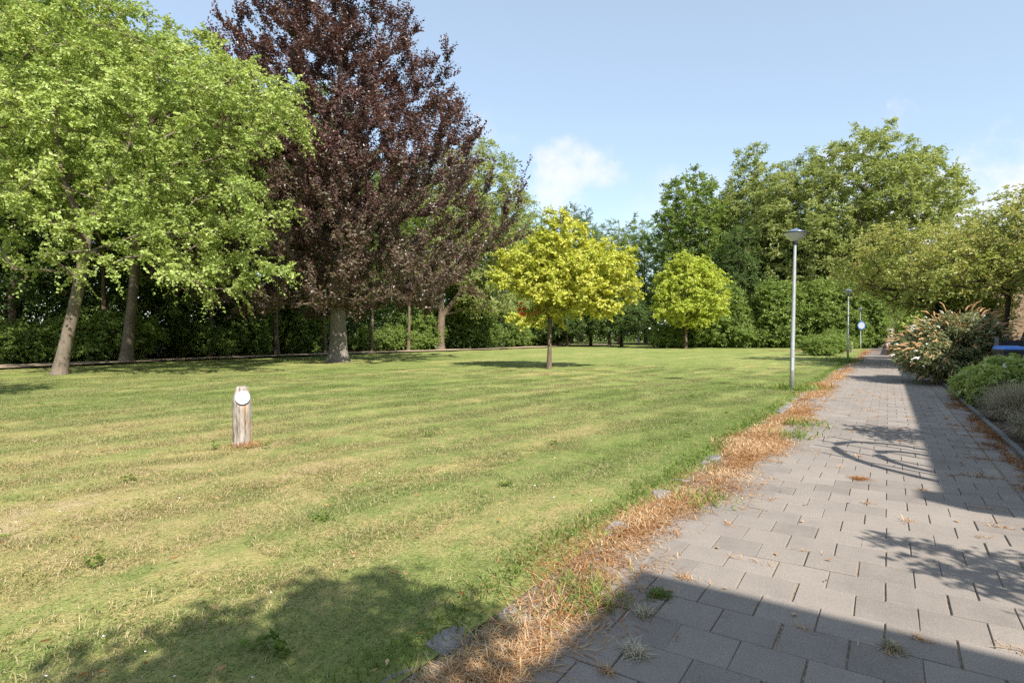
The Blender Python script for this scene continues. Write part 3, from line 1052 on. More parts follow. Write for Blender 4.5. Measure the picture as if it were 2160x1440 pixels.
def make_tree(name, label, cat, base, seed, trunks, targets, zmin, leaf, twigs, leafmat, barkmat, rise=0.5, arch=0.12, droop=0.25, upb=0.7,
              r_tip=0.012, f0=0.35, lift=0.1, fwd=0.7, seg=0.45, group=None, twig_r=0.0, tint_fn=None, r_pow=0.45, rz=0.0):
    rng = np.random.RandomState(seed)
    root = thing(name, label, cat, base, rz, group)
    POS, paths, cnt, tubes, rad_t = skeleton(rng, trunks, targets, zmin, rise, arch, seg)
    Vs = []; Fs = []; b = 0
    for P, rr, n in tubes:
        V, F = tube_arrays(P, rr, n)
        Vs.append(V); Fs.append(F + b); b += len(V)
    for ids in paths:
        P = POS[ids]
        rr = r_tip * cnt[ids] ** r_pow
        rr[0] = rr[1] if len(rr) > 1 else rr[0]
        if ids[0] < len(rad_t):
            rr = np.minimum(rr, rad_t[ids[0]] * 0.75)
        rr[-1] *= 0.5
        V, F = tube_arrays(P, rr, 5)
        Vs.append(V); Fs.append(F + b); b += len(V)
    nbr = sum(len(f) for f in Fs[len(tubes):]); ntr = sum(len(f) for f in Fs[:len(tubes)])
    K, m_, tl = twigs
    st = []; dr = []; ln = []; cl = []
    for ids in paths:
        P = POS[ids]
        n = len(P)
        c = rng.rand()
        t = f0 + (1 - f0) * rng.rand(K) ** 0.8
        t[0] = 1.0
        x_ = t * (n - 1)
        i0 = np.minimum(x_.astype(int), n - 2); fr = (x_ - i0)[:, None]
        S = P[i0] * (1 - fr) + P[i0 + 1] * fr
        Tn = P[i0 + 1] - P[i0]; Tn /= np.linalg.norm(Tn, axis=1, keepdims=True) + 1e-9
        rd = rng.randn(K, 3); rd /= np.linalg.norm(rd, axis=1, keepdims=True)
        Dv = Tn * fwd + rd * 0.75; Dv[:, 2] += lift
        Dv /= np.linalg.norm(Dv, axis=1, keepdims=True)
        st.append(S); dr.append(Dv); ln.append(tl * (0.45 + 0.55 * rng.rand(K))); cl.append(np.full(K, c) * 0.7 + 0.3 * rng.rand(K))
    st = np.concatenate(st); dr = np.concatenate(dr); ln = np.concatenate(ln); cl = np.concatenate(cl)
    if twig_r:
        e = st + dr * ln[:, None] * 0.8; e[:, 2] -= droop * 0.64 * ln
        A = np.cross(dr, [0, 0, 1.0]); A /= np.linalg.norm(A, axis=1, keepdims=True) + 1e-9
        B = np.cross(dr, A)
        tv = np.stack([st + A * twig_r, st - A * 0.5 * twig_r + B * 0.87 * twig_r, st - A * 0.5 * twig_r - B * 0.87 * twig_r, e], 1).reshape(-1, 3)
        i = np.arange(len(st))[:, None] * 4
        tf = np.concatenate([i + [[0, 1, 3, 3]], i + [[1, 2, 3, 3]], i + [[2, 0, 3, 3]]], 0)
    V = np.concatenate(Vs); F = np.concatenate(Fs)
    trunk = mesh_obj('trunk', V, F, None, root, smooth=True, mats=[M[barkmat], M['bark_grey'] if leafmat == 'leaf_bright' else M['bark_brown'] if barkmat != 'bark_dark' else M['bark_dark']], mi=[0] * ntr + [1] * nbr)
    if twig_r:
        mesh_obj('twigs', tv, tf[:, :3], M[barkmat], root)
    ctr = targets.mean(0)
    LV, tint = leaf_quads(rng, st, dr, ln, m_, leaf[0], leaf[1], droop, upb, cl, outc=ctr)
    if tint_fn is not None:
        tint = tint_fn(LV, tint)
    LF = np.arange(len(LV)).reshape(-1, 4)
    crown = mesh_obj('crown', LV, LF, M[leafmat], root, attrs={'tint': tint})
    return root


# --- the bright green broad tree at the left
rng = np.random.RandomState(21)
tg = ellipsoids(rng, [(2.6, 0.2, 8.3, 5.2, 4.8, 4.2), (4.6, -0.6, 5.2, 3.5, 3.0, 2.2), (-1.6, 0.6, 9.6, 4.6, 4.0, 3.8), (-2.9, -0.2, 7.4, 3.2, 3.2, 3.0), (6.2, -0.7, 3.5, 1.9, 1.6, 1.3), (0.4, -1.0, 3.5, 1.4, 0.9, 0.9)], 540, 0.76, 0.45, 0.40)
make_tree('broadleaf_tree', 'broad bright green tree with a leaning trunk at the left of the lawn', 'tree', (-15.15, 19.2, 0), 3,
          [([(0, 0, 0), (0.22, 0, 1.1), (0.55, 0, 2.4), (0.72, 0.05, 3.6), (0.9, 0.1, 4.9)], 0.20, 0.155),
           ([(0.9, 0.1, 4.85), (0.5, 0, 5.6), (0.05, 0.1, 6.5), (-0.3, 0.2, 8.5), (-0.5, 0.2, 11)], 0.13, 0.03),
           ([(0.9, 0.1, 4.85), (1.3, 0, 5.6), (1.6, 0, 6.2), (2.4, 0.1, 8.0), (3.0, 0.2, 10.8)], 0.16, 0.03)],
          tg, 3.2, (0.108, 0.078), (15, 16, 0.85), 'leaf_bright', 'bark_grey', rise=0.05, arch=0.12, droop=0.35, upb=0.55, r_tip=0.010, twig_r=0.006)

# --- the copper beech
rng = np.random.RandomState(5)
bt = []
tries = 0
prof_z = [2.3, 3.5, 5.5, 8.5, 11, 14, 16.5, 18.5, 20.2]
prof_r = [4.2, 7.2, 8.3, 8.8, 7.5, 5.8, 4.7, 3.6, 0.8]
while len(bt) < 900 and tries < 60000:
    tries += 1
    z = rng.uniform(2.4, 20.0)
    rmax = np.interp(z, prof_z, prof_r)
    if rng.rand() > rmax / 8.8 + 0.15:
        continue
    a = rng.rand() * 2 * math.pi
    rr = rmax * (0.16 + 0.84 * rng.rand() ** 0.75) * (1 + 0.13 * math.sin(3 * a + z) + 0.06 * rng.randn())
    p = np.array([rr * math.cos(a), rr * math.sin(a) * 0.92, z])
    if bt and ((np.array(bt) - p) ** 2).sum(1).min() < 0.55 ** 2:
        continue
    bt.append(p)


for k in range(70):
    bt.append(np.array([rng.uniform(-1.6, 1.8), rng.uniform(-3.2, -0.9), rng.uniform(3.6, 10.5)]))


def beech_tint(V, t):
    # undersides of the lower crown carry greener shade leaves
    r_ = np.repeat(np.random.RandomState(8).rand(len(V) // 4), 4)
    z = V[:, 2]
    g_ = r_ < np.clip((9.5 - z) / 9.0, 0.03, 0.5)
    return np.where(g_, 0.85 + 0.15 * t, t * 0.70)


make_tree('copper_beech', 'tall copper beech with dark purple leaves and smooth grey trunk', 'tree', (-8.7, 28.7, 0), 9,
          [([(0, 0, 0), (0.02, 0, 2), (-0.1, 0, 5), (-0.05, 0.1, 9), (0.1, 0, 14), (0.1, 0, 19.3)], 0.46, 0.03)],
          np.array(bt), 2.4, (0.135, 0.09), (16, 15, 0.95), 'leaf_purple', 'bark_beech', rise=0.62, arch=-0.10, droop=-0.10, upb=0.5, r_tip=0.008,
          f0=0.22, lift=0.30, fwd=1.15, tint_fn=beech_tint)

# --- the young yellow trees
rng = np.random.RandomState(31)
yt = ellipsoids(rng, [(0.55, 0, 3.7, 2.3, 2.2, 1.5), (0.4, 0, 5.1, 1.15, 1.2, 1.15), (2.15, -0.1, 3.9, 1.25, 1.2, 1.1), (-1.15, 0, 3.75, 1.2, 1.2, 1.0), (1.4, -0.2, 2.6, 1.5, 1.2, 0.5), (-1.0, -0.2, 1.95, 0.75, 0.4, 0.18, 0.4), (0.1, 0, 2.2, 0.7, 0.7, 0.3, 0.5)], 300, 0.36, 0.45, 0.42)
yel = make_tree('yellow_maple', 'young maple with golden yellow leaves standing alone on the lawn', 'tree', (1.44, 22.3, 0), 12,
          [([(0, 0, 0), (0.03, 0, 1.2), (0.06, 0, 2.3), (0.25, 0, 4.0), (0.5, 0, 5.9)], 0.092, 0.015)],
          yt, 1.55, (0.115, 0.10), (10, 12, 0.45), 'leaf_yellow', 'bark_brown', rise=0.45, arch=0.05, droop=0.2, upb=0.6, r_tip=0.006, seg=0.3)
rr_ = np.random.RandomState(2)
stt = np.array([(-0.9, -0.3, 2.25)]) + rr_.randn(10, 3) * [0.25, 0.12, 0.1]
dd_ = rr_.randn(10, 3); dd_ /= np.linalg.norm(dd_, axis=1, keepdims=True)
LV, tt = leaf_quads(rr_, stt, dd_, np.full(10, 0.2), 8, 0.11, 0.09, 0.2, 0.6, rr_.rand(10))
mesh_obj('red_leaves', LV, np.arange(len(LV)).reshape(-1, 4), M['leaf_red'], yel, attrs={'tint': tt})

rng = np.random.RandomState(33)
yt = ellipsoids(rng, [(0.2, 0, 5.4, 3.6, 3.4, 3.1), (0.2, 0, 7.2, 2.3, 2.3, 2.0), (0.3, 0, 3.7, 3.7, 3.4, 1.3)], 330, 0.46, 0.5, 0.10)
make_tree('yellow_maple', 'round yellow-green young tree before the wood behind the lawn', 'tree', (16.6, 54.8, 0), 14,
          [([(0, 0, 0), (0.0, 0, 1.4), (0.05, 0, 3), (0.2, 0, 5.5), (0.2, 0, 8.6)], 0.16, 0.02)],
          yt, 1.8, (0.20, 0.16), (9, 10, 0.7), 'leaf_lime', 'bark_brown', rise=0.45, arch=0.05, droop=0.2, upb=0.6, r_tip=0.01)

# --- the tree behind the beech, green and rounded, on a forked trunk
rng = np.random.RandomState(41)
tt_ = ellipsoids(rng, [(3.4, 0, 11.2, 5.2, 4.8, 6.6), (4.6, -0.5, 5.3, 4.4, 3.6, 2.7), (0.6, 0, 10, 4.5, 4, 5.5)], 430, 0.85, 0.5)
make_tree('ash_tree', 'rounded green ash tree on a forked trunk behind the copper beech', 'tree', (-6.3, 50, 0), 42,
          [([(0, 0, 0), (0.05, 0, 1.4), (0.15, 0, 3.0)], 0.40, 0.32),
           ([(0.15, 0, 2.9), (0.1, 0, 4.2), (0.2, 0, 7), (1.0, 0, 11), (1.6, 0, 15)], 0.30, 0.04),
           ([(0.15, 0, 2.9), (1.0, 0, 3.9), (1.9, 0, 5.2), (3.0, 0, 8), (4.2, 0, 13.5)], 0.26, 0.04)],
          tt_, 2.8, (0.20, 0.105), (12, 11, 1.05), 'leaf_ash', 'bark_brown', rise=0.3, arch=0.1, droop=0.35, r_tip=0.014)

# --- the great ash beside the path and its neighbours on the right
rng = np.random.RandomState(51)
tt_ = ellipsoids(rng, [(0.5, 0, 15.8, 9.0, 7, 7.6), (7.0, 0, 16.0, 5.6, 5, 5.5, 330), (-1.0, 0, 16, 7, 6, 7.8, 60), (-5.0, 0, 12.5, 5.0, 5, 8.2), (-4.0, -1, 6.0, 5.0, 4, 4.5)], 720, 1.05, 0.5, 0.20)
make_tree('ash_tree', 'biggest light green ash tree with fanning limbs left of the path', 'tree', (36.4, 63, 0), 52,
          [([(0, 0, 0), (0.1, 0, 2), (0, 0, 4.5)], 0.55, 0.45),
           ([(0, 0, 4.4), (1.5, 0, 7.5), (4.5, 0, 12.5), (8, 0, 17)], 0.32, 0.05),
           ([(0, 0, 4.4), (0.6, 0, 9), (1.8, 0, 14), (3, 0, 21)], 0.32, 0.05),
           ([(0, 0, 4.4), (-1.2, 0, 8), (-3, 0, 13), (-4.2, 0, 18)], 0.32, 0.05)],
          tt_, 4.5, (0.30, 0.15), (14, 11, 1.35), 'leaf_ash', 'bark_grey', rise=0.45, arch=-0.03, droop=0.3, r_tip=0.016, seg=0.7)
rng = np.random.RandomState(53)
tt_ = ellipsoids(rng, [(0, 0, 14.2, 4.8, 4.6, 7.6), (0.6, 0, 8, 5.2, 4.6, 5.5), (-2.6, 0, 13.5, 3.0, 3, 4.2)], 400, 0.95, 0.5, 0.2)
make_tree('oak_tree', 'dark green oak at the left end of the wood across the lawn', 'tree', (21.6, 69, 0), 54,
          [([(0, 0, 0), (0.1, 0, 3), (0, 0, 8), (0.2, 0, 20)], 0.45, 0.05)],
          tt_, 2.5, (0.27, 0.16), (13, 10, 1.1), 'leaf_mid', 'bark_brown', rise=0.35, arch=0.05, droop=0.25, r_tip=0.016, seg=0.7)
rng = np.random.RandomState(55)
tt_ = ellipsoids(rng, [(0, 0, 15.4, 5.4, 4.8, 7.8), (0.4, 0, 8, 6.0, 5, 5.8)], 430, 0.95, 0.5, 0.2)
make_tree('ash_tree', 'mid green ash between the dark oak and the biggest ash', 'tree', (29.6, 71, 0), 56,
          [([(0, 0, 0), (0.1, 0, 3), (0.3, 0, 8), (0.2, 0, 21)], 0.45, 0.05)],
          tt_, 2.5, (0.29, 0.15), (13, 10, 1.2), 'leaf_ash', 'bark_grey', rise=0.4, arch=0.0, droop=0.3, r_tip=0.016, seg=0.7)

# --- apple trees overhanging the path on the right
def apple(seed, name, label, base, crowns, n, trunks):
    rng = np.random.RandomState(seed)
    tt_ = ellipsoids(rng, crowns, n, 0.50, 0.35, 0.36)
    make_tree(name, label, 'tree', base, seed + 1, trunks, tt_, 1.6, (0.135, 0.065), (9, 11, 0.7), 'leaf_olive', 'bark_dark', rise=0.15, arch=0.10, droop=0.35, upb=0.6, r_tip=0.010)


apple(61, 'apple_tree', 'many-stemmed apple tree before the brick house at the right edge', (18.6, 21.4, 0),
      [(0.9, 0, 4.7, 2.3, 2.6, 1.8), (-1.3, 0.3, 3.9, 2.0, 2.2, 1.1), (1.8, 0, 5.8, 1.7, 1.8, 1.6)], 250,
      [([(0, 0, 0), (0.35, 0, 0.8), (0.75, 0, 1.7), (1.1, 0, 3.2), (1.3, 0, 5)], 0.14, 0.03),
       ([(-0.25, 0, 0), (-0.3, 0, 0.9), (-0.15, 0, 1.9), (0.0, 0, 3.4), (0.2, 0, 5)], 0.13, 0.03),
       ([(0.25, 0, 0), (0.55, -0.1, 0.7), (1.3, -0.1, 1.8), (1.9, 0, 3.0)], 0.11, 0.03)])
apple(65, 'apple_tree', 'leaning apple tree whose olive crown hangs over the path', (21.0, 26.0, 0),
      [(-1.9, 0.4, 4.5, 3.2, 2.8, 1.8), (-2.7, 1.0, 3.8, 1.7, 1.8, 0.9), (0.2, 0, 4.9, 2.4, 2.4, 1.5), (-1.0, 0, 2.95, 2.2, 2.2, 0.6)], 330,
      [([(0, 0, 0), (-0.4, 0, 0.8), (-0.95, 0, 1.7), (-2.0, 0.1, 2.8), (-3.2, 0.3, 3.4), (-4.2, 0.6, 3.5)], 0.22, 0.04),
       ([(0.3, 0, 0), (0.25, 0, 1.0), (0.3, 0, 2.0), (0.2, 0, 3.5), (0.3, 0, 5)], 0.20, 0.03)])

# --- prototypes for the wood: three trees and three shrubs, copied
def proto(seed, name, label, group, ells, n, mind, trunks, leafmat, leaf, tw, zmin=1.0, bark='bark_brown', rise=0.35, cat='tree', **kw):
    rng = np.random.RandomState(seed)
    tt_ = ellipsoids(rng, ells, n, mind, 0.45, 0.2)
    return make_tree(name, label, cat, (0, 0, 0), seed + 1, trunks, tt_, zmin, leaf, tw, leafmat, bark, rise=rise, r_tip=kw.pop('r_tip', 0.013), group=group, **kw)


GW = 'trees of the wood behind the dirt footpath'
LW = 'tall leafy green tree of the dense wood behind the dirt footpath'
W1 = proto(71, 'woodland_tree', LW, GW, [(0, 0, 11, 4.4, 4.4, 6.6), (0.4, 0, 5.5, 4.0, 4.0, 3.2)], 330, 0.9,
           [([(0, 0, 0), (0.1, 0, 3), (0.2, 0.1, 8), (0.1, 0, 16.5)], 0.26, 0.04)], 'leaf_mid', (0.185, 0.11), (11, 10, 1.0), 1.8)
W2 = proto(73, 'woodland_tree', LW, GW, [(0, 0, 8.5, 4.0, 4.0, 6.0), (0, 0.3, 14, 2.8, 2.8, 3.6)], 330, 0.85,
           [([(0, 0, 0), (-0.2, 0, 3), (0.1, 0.1, 8), (0.0, 0, 16)], 0.20, 0.04)], 'leaf_dark', (0.17, 0.11), (11, 10, 1.0), 1.5)
W3 = proto(75, 'woodland_tree', LW, GW, [(0.3, 0, 12.5, 3.8, 3.8, 5.6)], 250, 0.85,
           [([(0, 0, 0), (0.15, 0, 3), (0.1, 0.1, 8), (0.3, 0, 17)], 0.22, 0.04)], 'leaf_mid', (0.185, 0.105), (11, 10, 1.0), 3.0)
rw = random.Random(4)
wood = [(-23.8, 27.5, W2, 1.0), (-19.8, 33.5, W1, 1.0), (-29.5, 28, W1, 1.15), (-26.0, 33.5, W3, 1.2), (-34, 25, W2, 1.2), (-23, 40, W1, 1.22), (-16.5, 40.5, W2, 1.05),
        (-12.6, 45.5, W1, 1.0), (-18, 48, W3, 1.25), (-31, 40, W2, 1.35), (-9.2, 53, W2, 0.95), (-3.5, 58, W2, 0.92), (-38, 36, W1, 1.3), (-13.5, 58, W1, 1.15), (-1.2, 64, W1, 0.95),
        (-26.5, 46, W1, 1.3), (-40, 19, W1, 1.2), (-14.8, 36.2, W3, 0.72), (-20.7, 29.2, W3, 0.66), (-17.6, 33.4, W3, 0.6), (-13.2, 40.6, W3, 0.62), (-11.0, 44.9, W3, 0.6), (-8.6, 47.6, W3, 0.64), (-24.6, 25.0, W3, 0.62)]
used = set()
for (x_, y_, p, s_) in wood:
    if id(p) not in used:
        used.add(id(p)); p.location = (x_, y_, 0); p.scale = (s_, s_, s_)
    else:
        copy_tree(p, (x_, y_, 0), rw.uniform(0, 6.28), s_ * rw.uniform(0.95, 1.05))
# the straight bare trunk behind the footpath and the big dark one at the left edge
rng = np.random.RandomState(81)
tt_ = ellipsoids(rng, [(0.9, 0, 10.8, 4.2, 4.0, 4.6)], 300, 0.85, 0.5)
make_tree('lime_tree', 'tree with a bare straight brownish trunk behind the footpath, left of the beech', 'tree', (-18.3, 27.2, 0), 82,
          [([(0, 0, 0), (0.15, 0, 1.6), (0.35, 0, 3.4), (0.45, 0, 5.4), (0.7, 0, 9), (0.9, 0, 14.5)], 0.27, 0.05)],
          tt_, 5.4, (0.16, 0.10), (12, 12, 1.0), 'leaf_mid', 'bark_grey', rise=0.3, arch=0.1, droop=0.35, r_tip=0.013)
rng = np.random.RandomState(83)
tt_ = ellipsoids(rng, [(1.0, 0, 14.5, 6.2, 5, 7.0)], 380, 0.95, 0.5)
make_tree('lime_tree', 'very tall dark tree rising over the left end of the wood', 'tree', (-26.4, 30.3, 0), 84,
          [([(0, 0, 0), (0.1, 0, 3), (0.2, 0, 7), (0.8, 0, 13), (1.0, 0, 20.5)], 0.45, 0.05)],
          tt_, 5.5, (0.185, 0.115), (12, 11, 1.1), 'leaf_mid', 'bark_dark', rise=0.3, arch=0.1, droop=0.35, r_tip=0.015)

# trees far behind the yellow maple
GF = 'trees in the far distance between the two halves of the wood'
LF_ = 'green tree in the far gap between the beech and the wood across the lawn'
ft = None
for k, (x_, y_, p, s_, rz_) in enumerate([(9.0, 86, W2, 1.18, 0.4), (14.6, 78, W1, 1.02, 1.9), (20.5, 88, W1, 1.05, 3.1), (4.4, 82, W1, 1.0, 4.0), (12, 100, W2, 1.25, 5.0), (1.5, 95, W1, 1.25, 0.9)]):
    c = copy_tree(p, (x_, y_, 0), rz_, s_, LF_)
    c['group'] = GF
GR = 'trees filling the wood across the lawn on the right'
LR = 'leafy tree deep in the wood across the lawn behind the oak and the ashes'
for (x_, y_, p, s_, rz_) in [(25.5, 80, W1, 1.2, 1.0), (34, 80, W2, 1.25, 2.0), (43, 80, W1, 1.1, 3.0), (48, 92, W2, 1.2, 4.0), (38, 92, W1, 1.3, 5.0), (41, 70, W2, 0.85, 2.6), (50, 80, W1, 0.95, 0.2), (25.4, 64, W2, 0.78, 2.9), (32.6, 66, W2, 0.85, 5.2)]:
    c = copy_tree(p, (x_, y_, 0), rz_, s_, LR)
    c['group'] = GR
# low spreading hornbeams with thin dark trunks at the far edge of the lawn
GH = 'low spreading trees in a row at the far edge of the lawn'
LH = 'low spreading dark green tree on a thin trunk at the far lawn edge'
H1 = proto(91, 'hornbeam', LH, GH, [(0, 0, 3.7, 3.1, 3.1, 1.5), (0, 0, 5.2, 2.2, 2.2, 1.8), (0, 0, 2.3, 2.9, 2.9, 0.8)], 260, 0.5,
           [([(0, 0, 0), (0.05, 0, 1.2), (0, 0.05, 3), (0.1, 0, 6.5)], 0.17, 0.03)], 'leaf_dark', (0.16, 0.10), (9, 10, 0.8), 1.3, 'bark_dark', 0.15)
H1.location = (6.1, 64, 0)
for (x_, y_, s_) in ((9.2, 67, 1.0), (10.8, 63.5, 1.08), (12.6, 66, 1.0), (3.2, 67, 0.95)):
    copy_tree(H1, (x_, y_, 0), rw.uniform(0, 6.28), s_)

# shrubs
GS = 'shrubs along the foot of the wood behind the dirt footpath'
LS = 'leafy green shrub at the foot of the wood behind the dirt footpath'


def shrub_trunks(n, seed, spread, h):
    r = np.random.RandomState(seed)
    out = []
    for k in range(n):
        a = r.rand() * 6.28; q = spread * (0.4 + 0.6 * r.rand())
        out.append(([(0.1 * math.cos(a), 0.1 * math.sin(a), 0), (0.4 * q * math.cos(a), 0.4 * q * math.sin(a), h * 0.45), (q * math.cos(a), q * math.sin(a), h * 0.9)], 0.035, 0.012))
    return out


S1 = proto(101, 'shrub', LS, GS, [(0, 0, 1.1, 1.5, 1.3, 1.0), (0.3, 0, 1.7, 1.0, 1.0, 0.7)], 190, 0.27, shrub_trunks(6, 1, 0.9, 1.9), 'leaf_mid', (0.125, 0.075), (8, 10, 0.5), 0.15, 'bark_dark', 0.1, 'shrub', r_tip=0.006, seg=0.25)
S2 = proto(103, 'shrub', LS, GS, [(0, 0, 1.6, 1.3, 1.2, 1.6), (-0.3, 0, 2.7, 0.9, 0.9, 0.8)], 200, 0.30, shrub_trunks(6, 2, 0.8, 2.8), 'leaf_mid', (0.13, 0.08), (8, 10, 0.6), 0.15, 'bark_dark', 0.2, 'shrub', r_tip=0.006, seg=0.25)
S3 = proto(105, 'shrub', LS, GS, [(0, 0, 0.7, 1.5, 1.2, 0.65)], 150, 0.26, shrub_trunks(6, 3, 1.1, 1.0), 'leaf_mid', (0.11, 0.07), (8, 10, 0.45), 0.1, 'bark_dark', 0.1, 'shrub', r_tip=0.006, seg=0.25)
edge = [(-27.5, 21.5), (-23.5, 24.2), (-21.2, 26.3), (-20.0, 29.5), (-18.7, 32.6), (-16.4, 36.2), (-14.2, 39.8), (-11.9, 43.2), (-9.6, 46.8), (-6.8, 50.6), (-4.6, 53.8), (-2.2, 57.5), (0.3, 61.6), (2.8, 66), (5.6, 71.5)]
first = {id(S1): S1, id(S2): S2, id(S3): S3}
k = 0
for (x0, y0), (x1, y1) in zip(edge[:-1], edge[1:]):
    n = max(2, int(math.hypot(x1 - x0, y1 - y0) / 1.35))
    for i in range(n):
        t = (i + rw.uniform(0.1, 0.9)) / n
        off = rw.uniform(0.2, 1.6)
        x_, y_ = x0 + (x1 - x0) * t - off, y0 + (y1 - y0) * t + off * 0.45
        p = rw.choice((S1, S2, S3, S3, S1))
        if rw.random() < 0.34 and id(p) not in first:
            continue
        s_ = rw.uniform(0.6, 1.5) * (1 + 0.006 * y_)
        if id(p) in first:
            first.pop(id(p)); p.location = (x_, y_, 0); p.scale = (s_,) * 3
        else:
            copy_tree(p, (x_, y_, 0), rw.uniform(0, 6.28), s_)
GS2 = 'tall shrubs at the lawn edge before the wood on the right'
LS2 = 'tall dark green shrub at the far right lawn edge before the ashes'
for k in range(17):
    t = k / 16
    x_ = 19.5 + 15.5 * t + rw.uniform(-0.5, 0.5); y_ = 60.5 - 3.6 * t + rw.uniform(-0.8, 1.2)
    p = (S2, S1, S2, S3)[k % 4]
    s_ = rw.uniform(1.35, 2.0) if p is not S3 else rw.uniform(1.3, 1.8)
    c = copy_tree(p, (x_, y_, 0), rw.uniform(0, 6.28), s_, LS2)
    c['group'] = GS2
c = copy_tree(S3, (15.6, 57.5, 0), 1.0, 1.45, 'low round bush just left of the round yellow-green tree'); c['group'] = ''
del c['group']
GS3 = 'weedy shrubs along the left side of the far path'
for k in range(12):
    u = 42 + k * 4.6
    c = copy_tree((S3, S3, S1)[k % 3], W(u, -3.3 - 0.5 * rw.random() - 0.02 * k, 0), rw.uniform(0, 6.28), rw.uniform(0.65, 0.9), 'bushy green shrub on the left verge of the far path')
    c['group'] = GS3
GS4 = 'garden shrubs along the right side of the far path'
for k, u in enumerate((33, 38, 44, 50, 57, 65, 74, 84, 95, 108, 122, 138)):
    c = copy_tree((S2, S1)[k % 2], W(u, 2.6 + 0.4 * rw.random(), 0), rw.uniform(0, 6.28), rw.uniform(0.9, 1.4), 'dark green garden shrub on the right of the far path')
    c['group'] = GS4
rng = np.random.RandomState(111)
tt_ = ellipsoids(rng, [(0, 0, 1.7, 1.1, 1.0, 1.1), (0.5, 0, 2.3, 0.8, 0.8, 0.6), (-0.6, 0, 1.9, 0.7, 0.7, 0.6)], 200, 0.26, 0.5, 0.2)
make_tree('shrub', 'fresh bright green rounded shrub right of the path beyond the buddleia', 'shrub', W(39, 1.75, 0), 112, shrub_trunks(5, 9, 0.6, 2.2), tt_, 0.2, (0.13, 0.09), (8, 10, 0.4),
          'leaf_bright', 'bark_dark', rise=0.2, r_tip=0.006, seg=0.25)
# the leaning trunk at the far end of the path
rng = np.random.RandomState(115)
tt_ = ellipsoids(rng, [(1.0, 0, 9.5, 7.0, 6, 5.0), (3.5, 0, 5.5, 4.5, 4, 2.4)], 320, 1.1, 0.5)
make_tree('willow', 'stout grey trunked tree at the far left side of the path', 'tree', W(101, -2.6, 0), 116,
          [([(0, 0, 0), (-0.3, 0, 1.8), (-0.9, 0, 3.6), (-1.0, 0, 6), (0, 0, 10)], 0.75, 0.2), ([(-0.3, 0, 1.8), (0.5, 0, 3.4), (2, 0, 5), (3.5, 0, 8)], 0.4, 0.1)],
          tt_, 3.2, (0.3, 0.12), (11, 10, 1.6), 'leaf_ash', 'bark_grey', rise=0.2, droop=0.6, r_tip=0.02, seg=0.8)
for k, (u, v, p, s_) in enumerate(((118, 6, W2, 0.85), (130, -6, W1, 0.95), (150, 5, W2, 0.95), (160, -4, W2, 0.9), (185, 2, W2, 1.1), (100, 6.5, W2, 0.6))):
    c = copy_tree(p, W(u, v, 0), k * 1.3, s_, 'dark leafy tree closing the far end of the path')
    c['group'] = 'trees closing the far end of the path'

# far masses behind everything
def leaf_mass(name, label, path_pts, h, n, leaf, mat, seed, thick=5.0):
    r = np.random.RandomState(seed)
    P = np.array(path_pts, float)
    t = r.rand(n) * (len(P) - 1)
    X = np.interp(t, np.arange(len(P)), P[:, 0]) + r.randn(n) * thick * 0.35
    Y = np.interp(t, np.arange(len(P)), P[:, 1]) + r.randn(n) * thick * 0.35
    hh = np.interp(t, np.arange(len(P)), np.asarray(h)) * (0.82 + 0.16 * np.sin(X * 0.45) + 0.12 * np.sin(X * 0.17 + Y * 0.3))
    Z = hh * r.rand(n) ** 0.85
    dr_ = r.randn(n, 3); dr_ /= np.linalg.norm(dr_, axis=1, keepdims=True)
    V, tint = leaf_quads(r, np.stack([X, Y, Z], -1), dr_, np.full(n, 0.8 * thick / 5), 6, leaf[0], leaf[1], 0.3, 0.7, r.rand(n))
    o = mesh_obj(name, V, np.arange(len(V)).reshape(-1, 4), M[mat], attrs={'tint': tint})
    return tag(o, label, kind='stuff')


leaf_mass('undergrowth', 'dark undergrowth inside the wood behind the footpath', [(-44, 20), (-31, 25), (-24.5, 29.5), (-21, 36), (-16.5, 43), (-12, 49), (-7, 55.5), (-2, 63), (4, 74)], [7, 7, 6.0, 4.6, 4.0, 3.8, 3.8, 4, 4], 19000, (0.18, 0.11), 'leaf_dark', 3, 4.0)
leaf_mass('distant_woodland', 'far mass of trees behind the wood and the lawn', [(-95, 30), (-62, 52), (-40, 66), (-20, 84), (0, 104), (18, 112), (34, 108), (52, 104), (70, 112)], [15, 15, 14, 13, 12, 13, 15, 15, 13], 15000, (0.55, 0.36), 'leaf_dark', 5, 9.0)
leaf_mass('low_undergrowth', 'low dark undergrowth inside the wood across the lawn', [(19, 66), (27, 66), (36, 64), (42, 70), (50, 82)], [4.5, 6, 6, 6, 6], 4200, (0.26, 0.15), 'leaf_dark', 9, 4.0)

# small off-frame trees whose shadows fall on the lawn and the path
rng = np.random.RandomState(121)
tt_ = ellipsoids(rng, [(0, 0, 3.55, 0.8, 0.8, 0.7), (0.3, -0.2, 2.9, 0.9, 0.9, 0.5), (-0.35, 0.1, 3.1, 0.6, 0.5, 0.4)], 120, 0.25, 0.3, 0.3)
make_tree('garden_tree', 'small garden tree beside the path just behind the viewpoint', 'tree', (1.05, -1.75, 0), 122, [([(0, 0, 0), (0.05, 0, 1.2), (0, 0, 2.6), (0, 0, 3.9)], 0.06, 0.012)], tt_, 2.2,
          (0.10, 0.06), (9, 10, 0.4), 'leaf_mid', 'bark_brown', rise=0.3, r_tip=0.005, seg=0.25)
rng = np.random.RandomState(125)
tt_ = ellipsoids(rng, [(0, 0, 5.0, 1.5, 1.5, 1.3), (0.2, 0, 4.0, 1.3, 1.3, 0.6)], 130, 0.36, 0.4, 0.3)
